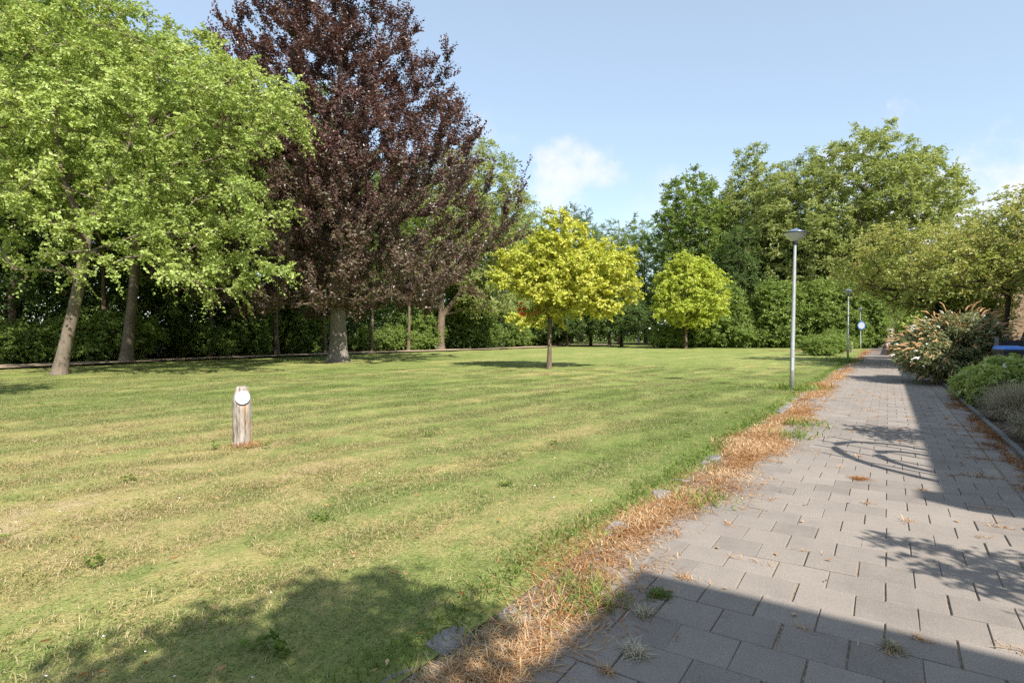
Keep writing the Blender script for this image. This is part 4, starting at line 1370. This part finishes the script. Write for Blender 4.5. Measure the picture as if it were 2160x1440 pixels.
make_tree('lawn_tree', 'slight tree on the lawn just beyond the left edge of the view', 'tree', (-10.6, 8.4, 0), 126, [([(0, 0, 0), (0.05, 0, 1.2), (0, 0, 2.6), (0, 0, 5.8)], 0.08, 0.015)], tt_, 2.6,
          (0.11, 0.07), (9, 10, 0.5), 'leaf_mid', 'bark_brown', rise=0.3, r_tip=0.006, seg=0.3)
rng = np.random.RandomState(123)
tt_ = ellipsoids(rng, [(0, 0, 1.95, 0.55, 0.5, 0.5)], 34, 0.22, 0.3, 0.2)
make_tree('garden_tree', 'slight garden tree in the gap between the two houses', 'tree', W(3.0, 2.75, 0), 124, [([(0, 0, 0), (0.05, 0, 1.2), (0, 0, 2.3)], 0.035, 0.01)], tt_, 1.0,
          (0.09, 0.04), (6, 8, 0.32), 'leaf_mid', 'bark_brown', rise=0.3, r_tip=0.005, seg=0.25)

ORD = 'first second third fourth fifth sixth seventh eighth ninth tenth eleventh twelfth thirteenth fourteenth fifteenth sixteenth seventeenth eighteenth'.split()


def relabel(group, noun, where, marks, bearing=True):
    """Each member of a group is told apart by counting from a landmark one can find."""
    obs = [o for o in COL.objects if o.get('group') == group]
    px = lambda o: 1080 + 1210 * o.location.x / max(0.5, o.location.y)
    near = {}
    for o in obs:
        p = px(o)
        left = [mk for mk in marks if mk[0] <= p]
        mk = left[-1] if left else (marks[0][0], marks[0][1], 'left of')
        near.setdefault((mk[1], 'left' if not left else 'right'), []).append((abs(p - mk[0]), o))
    for (nm, side), l in near.items():
        for k, (_, o) in enumerate(sorted(l, key=lambda q: q[0])):
            o['label'] = '%s %s %s of the %s%s' % (ORD[min(k, 17)], noun, side, nm, where)


MK = [(128, 'leaning trunk'), (262, 'bare straight trunk'), (713, 'beech trunk'), (928, 'forked ash trunk'), (1158, 'golden maple trunk')]
relabel(GS, 'leafy shrub', ', at the foot of the wood', MK)
relabel(GW, 'woodland tree', ', behind the footpath', MK)
relabel(GF, 'distant green tree', ', in the far gap', MK)
relabel(GH, 'low spreading dark tree', ', at the far lawn edge', MK)
MK2 = [(1444, 'round yellow-green tree'), (1672, 'nearest street lamp'), (1788, 'second street lamp')]
relabel(GS2, 'tall shrub', ', at the far lawn edge', MK2)
relabel(GR, 'leafy tree', ', deep in the far wood', MK2)
for gname, txt in ((GS3, 'bushy shrub on the left verge of the far path'), (GS4, 'dark garden shrub on the right of the far path'), ('trees closing the far end of the path', 'leafy tree closing the far end of the path')):
    l = sorted([o for o in COL.objects if o.get('group') == gname], key=lambda o: o.location.length)
    for k, o in enumerate(l):
        o['label'] = ('nearest ' if k == 0 else 'farthest ' if k == len(l) - 1 else ORD[k] + ' nearest ') + txt

# ------------------------------------------------------------------ street lamps, signs and posts
def lamp(label):
    t = thing('street_lamp', label, 'street lamp', group='steel street lamps along the path')
    MB().lathe([(0.052, -0.2), (0.052, 0.9), (0.050, 0.92), (0.034, 3.50), (0.034, 3.52)], 16).build('pole', M['steel'], t, True)
    MB().box((-0.012, -0.0515, 0.62), (0.058, 0.008, 0.30), 0, 0.0).build('hatch', M['sign_back'], t)
    MB().lathe([(0.036, 3.50), (0.060, 3.515), (0.066, 3.575), (0.058, 3.59)], 18).build('collar', M['dark_rubber'], t, True)
    bw = MB().lathe([(0.064, 3.585), (0.10, 3.600), (0.19, 3.690), (0.262, 3.765), (0.268, 3.775)], 28).build('bowl', M['lamp_bowl'], t, True)
    MB().lathe([(0.276, 3.770), (0.288, 3.778), (0.284, 3.792)], 28).build('rim', M['dark_rubber'], t, True)
    MB().lathe([(0.282, 3.790), (0.20, 3.822), (0.10, 3.862), (0.035, 3.885), (0.03, 3.905), (0.0, 3.91)], 28).build('lid', M['lamp_lid'], t, True)
    MB().lathe([(0.022, 3.60), (0.022, 3.76)], 8).build('bulb', M['white_paint'], bw, True)
    return t


L1 = lamp('nearest grey steel street lamp with a conical shade beside the path')
L1.location = (6.76, 13.87, 0); L1.rotation_euler = (0.0, math.radians(1.35), 0)
c = copy_tree(L1, (18.85, 32.2, 0), 0.3, 1.0, 'second steel street lamp along the path, in front of the tall shrubs'); c.rotation_euler = (0, math.radians(0.4), 0)
L3 = copy_tree(L1, (32.75, 53.9, 0), 0.6, 1.0, 'third steel street lamp along the path, behind a round sign'); L3.rotation_euler = (0, math.radians(-0.5), 0)
c = copy_tree(L1, tuple(W(85.5, -1.9, 0)), 0.9, 1.0, 'farthest steel street lamp, leaning to the left among the leaves'); c.rotation_euler = (0, math.radians(-6), 0)

t = thing('traffic_sign', 'round blue-rimmed traffic sign fixed to the third street lamp', 'sign', (32.7, 53.7, 0), 0.0)
mb = MB()
n = 28
V = []; F = []
for y_ in (-0.02, 0.0):
    V += [(0.36 * math.cos(2 * math.pi * k / n), y_, 2.20 + 0.36 * math.sin(2 * math.pi * k / n)) for k in range(n)]
V += [(0.29 * math.cos(2 * math.pi * k / n), -0.021, 2.20 + 0.29 * math.sin(2 * math.pi * k / n)) for k in range(n)]
F = [(k, (k + 1) % n, n + (k + 1) % n, n + k) for k in range(n)] + [tuple(n + k for k in range(n))]
mesh_obj('disc', V[:2 * n], F + [tuple(range(n - 1, -1, -1))], M['blue_paint'], t)
mesh_obj('back_plate', V[2 * n:], [tuple(range(n - 1, -1, -1))], M['sign_back'], t)
MB().box((0, 0.08, 2.36), (0.05, 0.16, 0.04)).box((0, 0.08, 2.04), (0.05, 0.16, 0.04)).box((0.0, 0.10, 2.62), (0.10, 0.10, 0.14)).build('bracket', M['blue_paint'], t)


def wood_post_body(h, r, seed, slope):
    rr = np.random.RandomState(seed)
    n = 40
    a = np.arange(n) * 2 * math.pi / n
    groove = np.zeros(n)
    for k in rr.choice(n, 13, replace=False):
        groove[k] -= rr.uniform(0.05, 0.16)
    V = []; F = []
    zs = np.concatenate([[-0.2], np.linspace(0, h, 22)])
    for z in zs:
        e = 1 + 0.02 * np.sin(7 * z + a * 3) + groove * (0.7 + 0.3 * math.sin(9 * z)) + rr.randn(n) * 0.008
        tp = 1.0 if z < h * 0.72 else 1 - 0.42 * ((z - h * 0.72) / (h * 0.28)) ** 1.7
        x_ = r * e * np.cos(a) * tp
        y_ = r * e * np.sin(a) * tp
        if slope:
            lim = -r * 0.97 + max(0, z - h * 0.62) * slope           # a cut face leaning back towards the top
            y_ = np.maximum(y_, lim)
        V += [(x_[k], y_[k], z) for k in range(n)]
    m_ = len(zs)
    for i in range(m_ - 1):
        for k in range(n):
            j = (k + 1) % n
            F.append((i * n + k, i * n + j, (i + 1) * n + j, (i + 1) * n + k))
    top = (m_ - 1) * n
    V.append((0.0, 0.01, h + 0.004))
    for k in range(n):
        F.append((top + k, top + (k + 1) % n, len(V) - 1))
    return V, F


t = thing('wooden_post', 'weathered wooden post with a blank white disc standing on the lawn', 'post', (-3.31, 7.03, 0), math.radians(23))
V, F = wood_post_body(0.70, 0.106, 4, 0.26)
mesh_obj('post_body', V, F, M['wood_post'], t)
mb = MB(); mb.lathe([(0.079, 0.0), (0.081, 0.004), (0.079, 0.010)], 36)
o = mb.build('disc_plate', M['white_paint'], t)
o.location = (0.012, -0.096, 0.570); o.rotation_euler = (math.radians(90 - 14), 0, 0)
t = thing('wooden_post', 'small grey wooden post on the verge beside the far path', 'post', W(51.5, -2.35, 0), 0.3)
V, F = wood_post_body(0.80, 0.10, 8, 0.2)
mesh_obj('post_body', V, F, M['wood_post'], t)


def bollard(label, u, v, col2):
    t = thing('bollard', label, 'bollard', W(u, v, 0), 0, 'slim bollards standing in the far path')
    MB().lathe([(0.06, -0.1), (0.06, 0.30), (0.058, 0.30), (0.058, 0.68), (0.045, 0.72), (0.0, 0.73)], 14).build('post', M['red_paint'], t, True)
    for z in col2:
        MB().lathe([(0.0605, z), (0.0605, z + 0.12)], 14, cap=False).build('white_band', M['white_paint'], t, True)


bollard('nearer red and white banded bollard in the middle of the far path', 48.0, -0.05, (0.34, 0.56))
bollard('plain orange-red bollard just beyond the banded one', 64.0, 0.05, ())
bollard('most distant pale red bollard at the far end of the path', 112.0, -0.4, (0.4, 0.56))

# goal-like white posts at the far playing field
for k, (x_, y_, h_) in enumerate(((15.4, 82.5, 3.4), (19.0, 86, 2.8))):
    t = tag(MB().box((0, 0, h_ / 2), (0.22, 0.22, h_)).build('white_post', M['white_paint']), ('slim pale post seen under the low trees at the far field', 'shorter pale post near the far bushes, right of the other')[k], 'post')
    t.location = (x_, y_, -0.1)

# ------------------------------------------------------------------ garden on the right: bin, fence, trellis
t = thing('wheelie_bin', 'dark grey wheelie bin with a bright blue lid before the fence', 'bin', (11.35, 13.05, 0.03), -TH + 0.25)
mb = MB()
V = []
for z, hw, hd in ((0.06, 0.19, 0.22), (0.92, 0.235, 0.27)):
    V += [(-hw, -hd, z), (hw, -hd, z), (hw, hd, z), (-hw, hd, z)]
mb.add(V, [(3, 2, 1, 0), (4, 5, 6, 7)] + [(i, (i + 1) % 4, 4 + (i + 1) % 4, 4 + i) for i in range(4)])
mb.build('body', M['bin_body'], t)
MB().box((0, 0, 0.945), (0.51, 0.58, 0.05)).build('rim', M['bin_body'], t)
ld = MB(); ld.add([(-0.245, -0.28, 0.972), (0.245, -0.28, 0.972), (0.245, 0.28, 0.972), (-0.245, 0.28, 0.972), (-0.20, -0.23, 1.02), (0.20, -0.23, 1.02), (0.22, 0.26, 1.05), (-0.22, 0.26, 1.05)],
                  [(3, 2, 1, 0), (4, 5, 6, 7)] + [(i, (i + 1) % 4, 4 + (i + 1) % 4, 4 + i) for i in range(4)])
lid = ld.build('lid', M['bin_lid'], t)
MB().tube([(-0.17, 0.31, 1.03), (0.17, 0.31, 1.03)], [0.016, 0.016], 8).build('handle', M['bin_body'], lid)
for s in (-1, 1):
    w_ = MB().lathe([(0.10, -0.025), (0.10, 0.025)], 16).build('wheel', M['dark_rubber'], t)
    w_.location = (s * 0.22, 0.23, 0.10); w_.rotation_euler = (0, math.pi / 2, 0)

t = thing('garden_fence', 'low dark board fence with grey posts behind the wheelie bin', 'fence', W(19.3, 2.3, 0.02), -TH)
for k in range(5):
    MB().box((1.6, 0, 0.18 + k * 0.222), (3.2, 0.025, 0.205)).build('board', M['fence_dark'], t)
for x_ in (0.04, 0.62, 2.0, 3.16):
    MB().box((x_, -0.055, 0.62), (0.09, 0.08, 1.28)).build('post', M['fence_post'], t)

t = thing('garden_trellis', 'arched iron trellis in the front garden whose shadow lies on the path', 'trellis', W(6.35, 2.05, 0.0), math.pi / 2 - TH)
for (rw_, zc) in ((0.85, 1.8), (0.45, 1.75)):
    P = [(-rw_, 0, 0)] + [(rw_ * math.cos(a), 0, zc + rw_ * math.sin(a)) for a in np.linspace(math.pi, 0, 19)] + [(rw_, 0, 0)]
    MB().tube(P, [0.046] * len(P), 8).build('hoop', M['iron'], t)
for x_ in (-0.6, -0.2, 0.2, 0.6):
    MB().tube([(x_, 0, 0), (x_, 0, 2.62 + 0.30 * (1 - abs(x_)) + 0.02)], [0.018, 0.018], 6).build('bar', M['iron'], t)
for z_ in (0.6, 1.3):
    MB().tube([(-0.84, 0, z_), (0.84, 0, z_)], [0.012, 0.012], 6).build('rail', M['iron'], t)
rng = np.random.RandomState(131)
tt_ = ellipsoids(rng, [(0, 0, 2.0, 0.45, 0.35, 0.45), (0.3, 0.2, 2.3, 0.3, 0.3, 0.2)], 34, 0.18, 0.3)
make_tree('rose_bush', 'tall rose bush beside the iron trellis in the front garden', 'shrub', W(8.0, 2.1, 0), 132, shrub_trunks(4, 5, 0.3, 1.9), tt_, 0.8, (0.09, 0.05), (6, 7, 0.3), 'leaf_dark', 'bark_dark', rise=0.3, r_tip=0.005, seg=0.2)

# --- buddleia with white and withered orange panicles
rng = np.random.RandomState(141)
tt_ = ellipsoids(rng, [(0, 0, 0.95, 1.45, 1.25, 0.85), (0.1, 0, 1.4, 1.0, 0.95, 0.5), (-0.9, -0.5, 0.7, 0.8, 0.7, 0.5), (0.9, -0.2, 0.8, 0.8, 0.7, 0.6)], 420, 0.17, 0.55, 0.16)
bud_base = W(20.0, 1.5, 0)
bud = make_tree('buddleia', 'sprawling buddleia bush with white and withered orange flower spikes beside the path', 'shrub', bud_base, 142, shrub_trunks(11, 7, 1.2, 1.6), tt_, 0.15,
                (0.12, 0.035), (7, 11, 0.30), 'leaf_grey', 'bark_brown', rise=0.2, arch=0.12, droop=0.4, r_tip=0.005, seg=0.2)


def panicle_mesh(seed, mat, L, r0):
    r = np.random.RandomState(seed)
    t_ = np.linspace(0, 1, 8)
    P = np.stack([t_ * L, np.zeros(8), -0.25 * L * t_ ** 2 + 0.02 * np.sin(t_ * 3)], -1)
    R_ = r0 * np.array([0.55, 1.0, 1.05, 0.95, 0.8, 0.6, 0.4, 0.08])
    V, F = tube_arrays(P, R_, 6)
    V = V + r.randn(*V.shape) * r0 * 0.22
    me = bpy.data.meshes.new('flower_spike')
    me.from_pydata([tuple(p) for p in V], [], [tuple(int(i) for i in f) for f in F])
    me.materials.append(M[mat])
    return me


pm = {'dry': [panicle_mesh(k, 'panicle_dry', 0.20 + 0.04 * k, 0.019) for k in range(3)], 'white': [panicle_mesh(10 + k, 'panicle_white', 0.15 + 0.03 * k, 0.022) for k in range(3)]}
rb_ = random.Random(6)
cen = np.array([0, 0, 0.75])
out_t = tt_[np.argsort(-np.linalg.norm((tt_ - cen) / [1.4, 1.2, 1.0], axis=1) + 0.35 * (tt_[:, 1] + 0.4 * tt_[:, 0]))][:300]
out_t = np.concatenate([out_t, out_t[:190] + np.random.RandomState(3).randn(190, 3) * 0.09])
for k, p in enumerate(out_t):
    dv = Vector((p[0], p[1], (p[2] - 0.6) * 0.8)).normalized()
    toward = rb_.random()
    kind = 'white' if rb_.random() < (0.30 if p[2] < 1.35 else 0.12) else 'dry'
    o = link('white_flower_spike' if kind == 'white' else 'withered_flower_spike', rb_.choice(pm[kind]), bud)
    o.location = Vector(p) + dv * 0.14
    dv = (dv + Vector((rb_.gauss(0, .25), rb_.gauss(0, .25), 0.0 + rb_.gauss(0, .22)))).normalized()
    o.rotation_euler = dv.to_track_quat('X', 'Z').to_euler()
    s_ = rb_.uniform(0.5, 0.85) if kind == 'white' else rb_.uniform(0.6, 1.1); o.scale = (s_, s_, s_)

# --- leafy border plants, white hydrangea heads, ornamental grasses
def border_bush(seed, label, base, ells, n, leaf, mat, tw):
    rng = np.random.RandomState(seed)
    tt_ = ellipsoids(rng, ells, n, 0.12, 0.4, 0.2)
    return make_tree('border_plant', label, 'plant', base, seed + 1, shrub_trunks(7, seed, 0.5, 0.6), tt_, 0.06, leaf, tw, mat, 'bark_brown', rise=0.2, r_tip=0.004, seg=0.15, upb=0.9)


border_bush(151, 'fresh green feathery border plant next to the buddleia', W(15.0, 1.75, 0.03), [(0, 0, 0.32, 0.55, 0.5, 0.32), (0.2, 0, 0.5, 0.35, 0.35, 0.22)], 150, (0.10, 0.04), 'leaf_border', (6, 9, 0.24))
hyd = border_bush(153, 'green hydrangea with white flower heads at the right edge', W(14.6, 2.15, 0.03), [(0, 0, 0.42, 0.75, 0.65, 0.38), (0.1, 0.1, 0.62, 0.5, 0.5, 0.2)], 170, (0.11, 0.07), 'leaf_border', (6, 8, 0.2))
rh = np.random.RandomState(9)
for (dx_, dy_, dz_) in ((0.05, -0.62, 0.62), (0.28, -0.55, 0.74), (-0.20, -0.60, 0.50), (0.40, -0.35, 0.82), (-0.45, -0.2, 0.72), (0.1, -0.2, 0.86)):
    mb = MB()
    mb.lathe([(0.0, -0.05), (0.05, -0.035), (0.068, 0.0), (0.055, 0.04), (0.0, 0.055)], 9, cap=False)
    V = np.array(mb.v) + rh.randn(len(mb.v), 3) * 0.009
    o = mesh_obj('flower_head', V, mb.f, M['panicle_white'], hyd)
    o.location = (dx_, dy_, dz_)
border_bush(155, 'loose leafy plant behind the dry grasses, left of the hydrangea', W(13.6, 1.75, 0.03), [(0, 0, 0.33, 0.5, 0.45, 0.30)], 90, (0.10, 0.05), 'leaf_border', (6, 8, 0.22))


def grass_clump(label, base, n, L, spread, seed, mat='grass_tan'):
    r = np.random.RandomState(seed)
    az = r.rand(n) * 6.283
    lean = 0.12 + spread * r.rand(n) ** 0.8
    ln_ = L * (0.55 + 0.5 * r.rand(n))
    b_ = np.stack([0.10 * r.randn(n), 0.10 * r.randn(n), np.zeros(n)], -1)
    S = np.stack([-np.sin(az), np.cos(az), np.zeros(n)], -1)
    hd = np.stack([np.cos(az), np.sin(az), np.zeros(n)], -1)
    ring = []
    for t_ in (0.0, 0.4, 0.75, 1.0):
        th = lean * (0.4 + 1.0 * t_)
        p = b_ + hd * (np.sin(th) * ln_ * t_)[:, None]
        p[:, 2] += np.cos(th) * ln_ * t_
        ring.append(p)
    w0 = 0.0032
    V = np.stack([ring[0] - S * w0, ring[0] + S * w0, ring[1] - S * w0, ring[1] + S * w0, ring[2] - S * w0 * 0.9, ring[2] + S * w0 * 0.9, ring[3]], 1).reshape(-1, 3)
    i = np.arange(n)[:, None] * 7
    F = np.concatenate([i + q for q in ([[0, 1, 3]], [[0, 3, 2]], [[2, 3, 5]], [[2, 5, 4]], [[4, 5, 6]])], 0)
    o = mesh_obj('ornamental_grass', V, F, M[mat], attrs={'tint': np.repeat(np.clip(r.rand(n) * 0.8 + 0.2 * (lean > 0.6), 0, 1), 7)})
    o.location = base
    tag(o, label, 'plant', 'dry ornamental grasses along the kerb')
    return o


grass_clump('nearest tuft of dry tan grass leaning over the kerb at the right edge', W(9.45, 1.62, 0.03), 1600, 0.56, 0.9, 1)
grass_clump('middle and largest tuft of dry tan grass beside the kerb', W(11.5, 1.68, 0.03), 2300, 0.62, 0.95, 2)
grass_clump('third tuft of dry tan grass, just before the green border plants', W(12.8, 1.75, 0.03), 1700, 0.58, 0.9, 3)
grass_clump('tuft of dry tan grass at the back of the bed by the hydrangea', W(12.3, 2.35, 0.03), 1500, 0.62, 0.9, 4)

# ------------------------------------------------------------------ weeds along the lawn edge and in the joints
def weed_blades(r, u, v, L, lean_lo, lean_hi, w, z0=0.0):
    n = len(u)
    X, Y = Wn(u, v)
    b_ = np.stack([X, Y, np.full(n, z0)], -1)
    az = r.rand(n) * 6.283
    lean = lean_lo + (lean_hi - lean_lo) * r.rand(n)
    hd = np.stack([np.cos(az), np.sin(az), np.zeros(n)], -1)
    S = np.stack([-np.sin(az), np.cos(az), np.zeros(n)], -1)
    az2 = az + r.randn(n) * 0.7
    hd2 = np.stack([np.cos(az2), np.sin(az2), np.zeros(n)], -1)
    up = np.array([0, 0, 1.0])
    m1 = b_ + (hd * np.sin(lean)[:, None] + up * np.cos(lean)[:, None]) * (L * 0.5)[:, None]
    tip = m1 + (hd2 * np.sin(lean + 0.5)[:, None] + up * np.cos(lean + 0.5)[:, None]) * (L * 0.5)[:, None]
    tip[:, 2] = np.maximum(tip[:, 2], 0.004 + 0.012 * r.rand(n))
    ww = (w * (0.6 + 0.8 * r.rand(n)))[:, None]
    V = np.stack([b_ - S * ww, b_ + S * ww, m1 + S * ww, m1 - S * ww, tip], 1).reshape(-1, 3)
    i = np.arange(n)[:, None] * 5
    F = np.concatenate([i + [[0, 1, 2]], i + [[0, 2, 3]], i + [[3, 2, 4]]], 0)
    return V, F


rwd = np.random.RandomState(17)
us_, vs_, Ls_, ws_, ts_ = [], [], [], [], []
def weed_clump(u0, v0, n, su, sv, L, w, tint):
    us_.append(u0 + su * rwd.randn(n)); vs_.append(v0 + sv * rwd.randn(n)); Ls_.append(L * (0.5 + rwd.rand(n))); ws_.append(np.full(n, w)); ts_.append(np.clip(tint + 0.22 * rwd.randn(n), 0, 1))


u = 0.4
while u < 60:
    dens = 0.30 + 0.85 * max(0, math.sin(u * 1.9) * 0.5 + math.sin(u * 0.83 + 1) * 0.5 + 0.25)
    n = int((640 if u < 9 else 340 if u < 22 else 120) * dens)
    wide = 0.125 + 0.05 * math.sin(u * 2.7)
    weed_clump(u, -1.37 + 0.07 * math.sin(u * 1.3) + 0.06 * rwd.randn(), n, 0.16, wide, 0.075 if rwd.rand() < 0.8 else 0.14, 0.0011 + 0.00016 * u, 0.64 + 0.28 * rwd.randn())
    u += 0.085 if u < 12 else 0.17 if u < 28 else 0.4
V, F = weed_blades(rwd, np.concatenate(us_), np.concatenate(vs_), np.concatenate(Ls_), 1.0, 1.62, np.concatenate(ws_), 0.003)
dw = mesh_obj('dry_weeds', V, F, M['straw'], attrs={'tint': np.repeat(np.concatenate(ts_), 5)})
tag(dw, 'rust-orange band of withered weeds along the lawn edge of the path', kind='stuff')
# green growth mixed into the band and where the turf meets it
us_, vs_, Ls_, ws_, ts_ = [], [], [], [], []
u = 0.5
while u < 34:
    weed_clump(u, -1.74 + 0.05 * rwd.randn(), 70 if u < 10 else 34, 0.14, 0.07, 0.06, 0.002 + 0.0002 * u, 0.4)
    u += 0.15 if u < 12 else 0.3
for (uu, vv) in ((2.55, -1.27), (2.7, -1.33), (4.7, -1.22), (8.3, -1.05), (9.4, -1.0), (15.3, -1.8), (15.8, -1.7), (15.6, -2.1), (32, -1.9), (34, -2.0)):
    weed_clump(uu, vv, 170, 0.10 + 0.01 * uu, 0.06 + 0.012 * uu, 0.06 + 0.009 * uu, 0.002 + 0.0003 * uu, 0.6)
V, F = weed_blades(rwd, np.concatenate(us_), np.concatenate(vs_), np.concatenate(Ls_), 0.3, 1.3, np.concatenate(ws_), 0.0)
gw = mesh_obj('green_weeds', V, F, M['weed_green'], attrs={'tint': np.repeat(np.concatenate(ts_), 5)})
tag(gw, 'fringe of fresh green weeds where turf meets the path', kind='stuff')
# small growth and crumbs in the joints
us_, vs_, Ls_, ws_, ts_ = [], [], [], [], []
for k in range(330):
    r_ = rwd.randint(5, 66)
    uu = r_ * TS + (0 if rwd.rand() < 0.6 else rwd.uniform(0, 0.3))
    vv = V0 + TS / 2 * rwd.randint(0, 19)
    q = rwd.rand()
    far_l = np.exp(-(vv - V0) / 0.6)
    if rwd.rand() > 0.22 + 0.75 * far_l:
        continue
    weed_clump(uu, vv, 14 + int(40 * rwd.rand() ** 2), 0.012 + 0.02 * (q > 0.7), 0.02 + 0.05 * (q < 0.3), 0.035 + 0.025 * rwd.rand(), 0.0013 + 0.0001 * uu, 0.75)
for k in range(26):
    weed_clump(rwd.uniform(2.4, 16), rwd.uniform(-1.22, -0.92), 70, 0.07, 0.045, 0.055, 0.0017, 0.45 + 0.3 * rwd.rand())
for k in range(26):                                         # litter along the garden kerb
    for j in range(3):
        weed_clump(rwd.uniform(5, 16), 1.20 - 0.16 * rwd.rand() ** 2, 50, 0.14, 0.03, 0.07, 0.0028, 0.1 + 0.35 * rwd.rand())
    weed_clump(rwd.uniform(5, 14), 1.17 - 0.25 * rwd.rand() ** 2, 60, 0.10, 0.05, 0.06, 0.0028, 0.15 + 0.3 * rwd.rand())
for (uu, vv) in ((9.6, 0.92), (8.6, 0.95), (7.9, 0.9), (6.9, 0.75), (10.6, 0.9)):
    weed_clump(uu, vv, 90, 0.03, 0.13, 0.05, 0.0026, 0.42)
V, F = weed_blades(rwd, np.concatenate(us_), np.concatenate(vs_), np.concatenate(Ls_), 0.7, 1.6, np.concatenate(ws_), 0.001)
jw = mesh_obj('joint_weeds', V, F, M['straw'], attrs={'tint': np.repeat(np.concatenate(ts_), 5)})
tag(jw, 'dry growth and crumbs scattered in the joints between the pavers', kind='stuff')


def tuft(label, u, v, n, L, s, mat, tint, lo=0.5, hi=1.5):
    r = np.random.RandomState(int(u * 100) % 9999)
    V, F = weed_blades(r, s * r.randn(n), s * r.randn(n), L * (0.5 + r.rand(n)), lo, hi, np.full(n, 0.0018), 0.0)
    o = mesh_obj('weed_tuft', V, F, M[mat], attrs={'tint': np.repeat(np.clip(tint + 0.2 * r.randn(n), 0, 1), 5)})
    o.location = W(u, v, 0.0)
    tag(o, label, 'weed')
    return o


tuft('low green weed tuft in the shade beside the corner of the shadow', 2.86, -0.98, 220, 0.05, 0.028, 'weed_green', 0.3)
tuft('greyish dry weed tuft in the shade, just below the green one', 2.62, -0.97, 130, 0.06, 0.018, 'grass_tan', 0.5)
tuft('spiky straw-coloured weed tuft in the shaded pavers nearest the band of weeds', 2.28, -0.88, 160, 0.065, 0.022, 'grass_tan', 0.7)
tuft('dry brown weed tuft on the edge of the shadow in the middle of the pavers', 2.92, 0.02, 120, 0.055, 0.014, 'grass_tan', 0.4)
tuft('dry orange grass tuft at the foot of the weathered wooden post', 0, 0, 420, 0.075, 0.10, 'straw', 0.6, 0.5, 1.4).location = (-3.20, 6.92, 0.0)
tuft('flat rust-orange clump of dead weed alone in the middle of the path', 6.2, -0.22, 240, 0.075, 0.035, 'straw', 0.42, 1.2, 1.6)

# daisies, specks and fallen leaves in the near lawn
rd_ = np.random.RandomState(23)
V = []; F = []
for k in range(150):
    y_ = 1.6 + 14 * rd_.rand() ** 1.3; x_ = rd_.uniform(-0.9, 0.75) * y_
    v = x_ * VX + y_ * VY
    if v > -1.7:
        continue
    s_ = rd_.uniform(0.003, 0.0065); z_ = rd_.uniform(0.03, 0.055)
    n = 6; b0 = len(V); a0 = rd_.rand() * 6
    V += [(x_ + s_ * math.cos(a0 + 6.283 * i / n), y_ + s_ * math.sin(a0 + 6.283 * i / n), z_ + rd_.uniform(-0.003, 0.003)) for i in range(n)]
    F.append(tuple(b0 + i for i in range(n)))
tag(mesh_obj('daisies', V, F, M['white_paint']), 'tiny white daisies scattered in the near lawn', kind='stuff')
V = []; F = []
for k in range(420):
    y_ = 1.6 + 16 * rd_.rand() ** 1.2; x_ = rd_.uniform(-0.9, 0.85) * y_
    v = x_ * VX + y_ * VY
    if v > -1.55 and not (rd_.rand() < 0.25 and v < 1.2):
        continue
    s_ = rd_.uniform(0.010, 0.026); z_ = 0.035 if v < -1.6 else 0.006
    b0 = len(V); a0 = rd_.rand() * 6.28; cx_, sx_ = math.cos(a0), math.sin(a0)
    for (p_, q_) in ((0, -1), (0.5, 0), (0, 1), (-0.5, 0)):
        V.append((x_ + s_ * (p_ * cx_ - q_ * sx_), y_ + s_ * (p_ * sx_ + q_ * cx_), z_ + rd_.uniform(0, 0.012)))
    F.append((b0, b0 + 1, b0 + 2, b0 + 3))
tag(mesh_obj('fallen_leaves', V, F, M['straw'], attrs={'tint': np.repeat(rd_.rand(len(V) // 4), 4)}), 'small dry leaves scattered over lawn and pavers', kind='stuff')
# broad-leaved lawn weeds
st_ = []; 
rl = np.random.RandomState(29)
for k in range(34):
    y_ = 1.8 + 13 * rl.rand() ** 1.1; x_ = rl.uniform(-0.9, 0.6) * y_
    v = x_ * VX + y_ * VY
    if v > -1.75:
        continue
    for j in range(7):
        a0 = rl.rand() * 6.28
        st_.append((x_, y_, 0.02, math.cos(a0), math.sin(a0), 0.35))
st_ = np.array(st_)
dd_ = st_[:, 3:6] / np.linalg.norm(st_[:, 3:6], axis=1, keepdims=True)
LV, tt = leaf_quads(rl, st_[:, :3], dd_, np.full(len(st_), 0.03), 3, 0.045, 0.022, 0.0, 2.2, rl.rand(len(st_)))
LV[:, 2] = np.maximum(LV[:, 2], 0.012)
tag(mesh_obj('lawn_weeds', LV, np.arange(len(LV)).reshape(-1, 4), M['weed_green'], attrs={'tint': tt}), 'rosettes of broad-leaved weeds in the near lawn', kind='stuff')
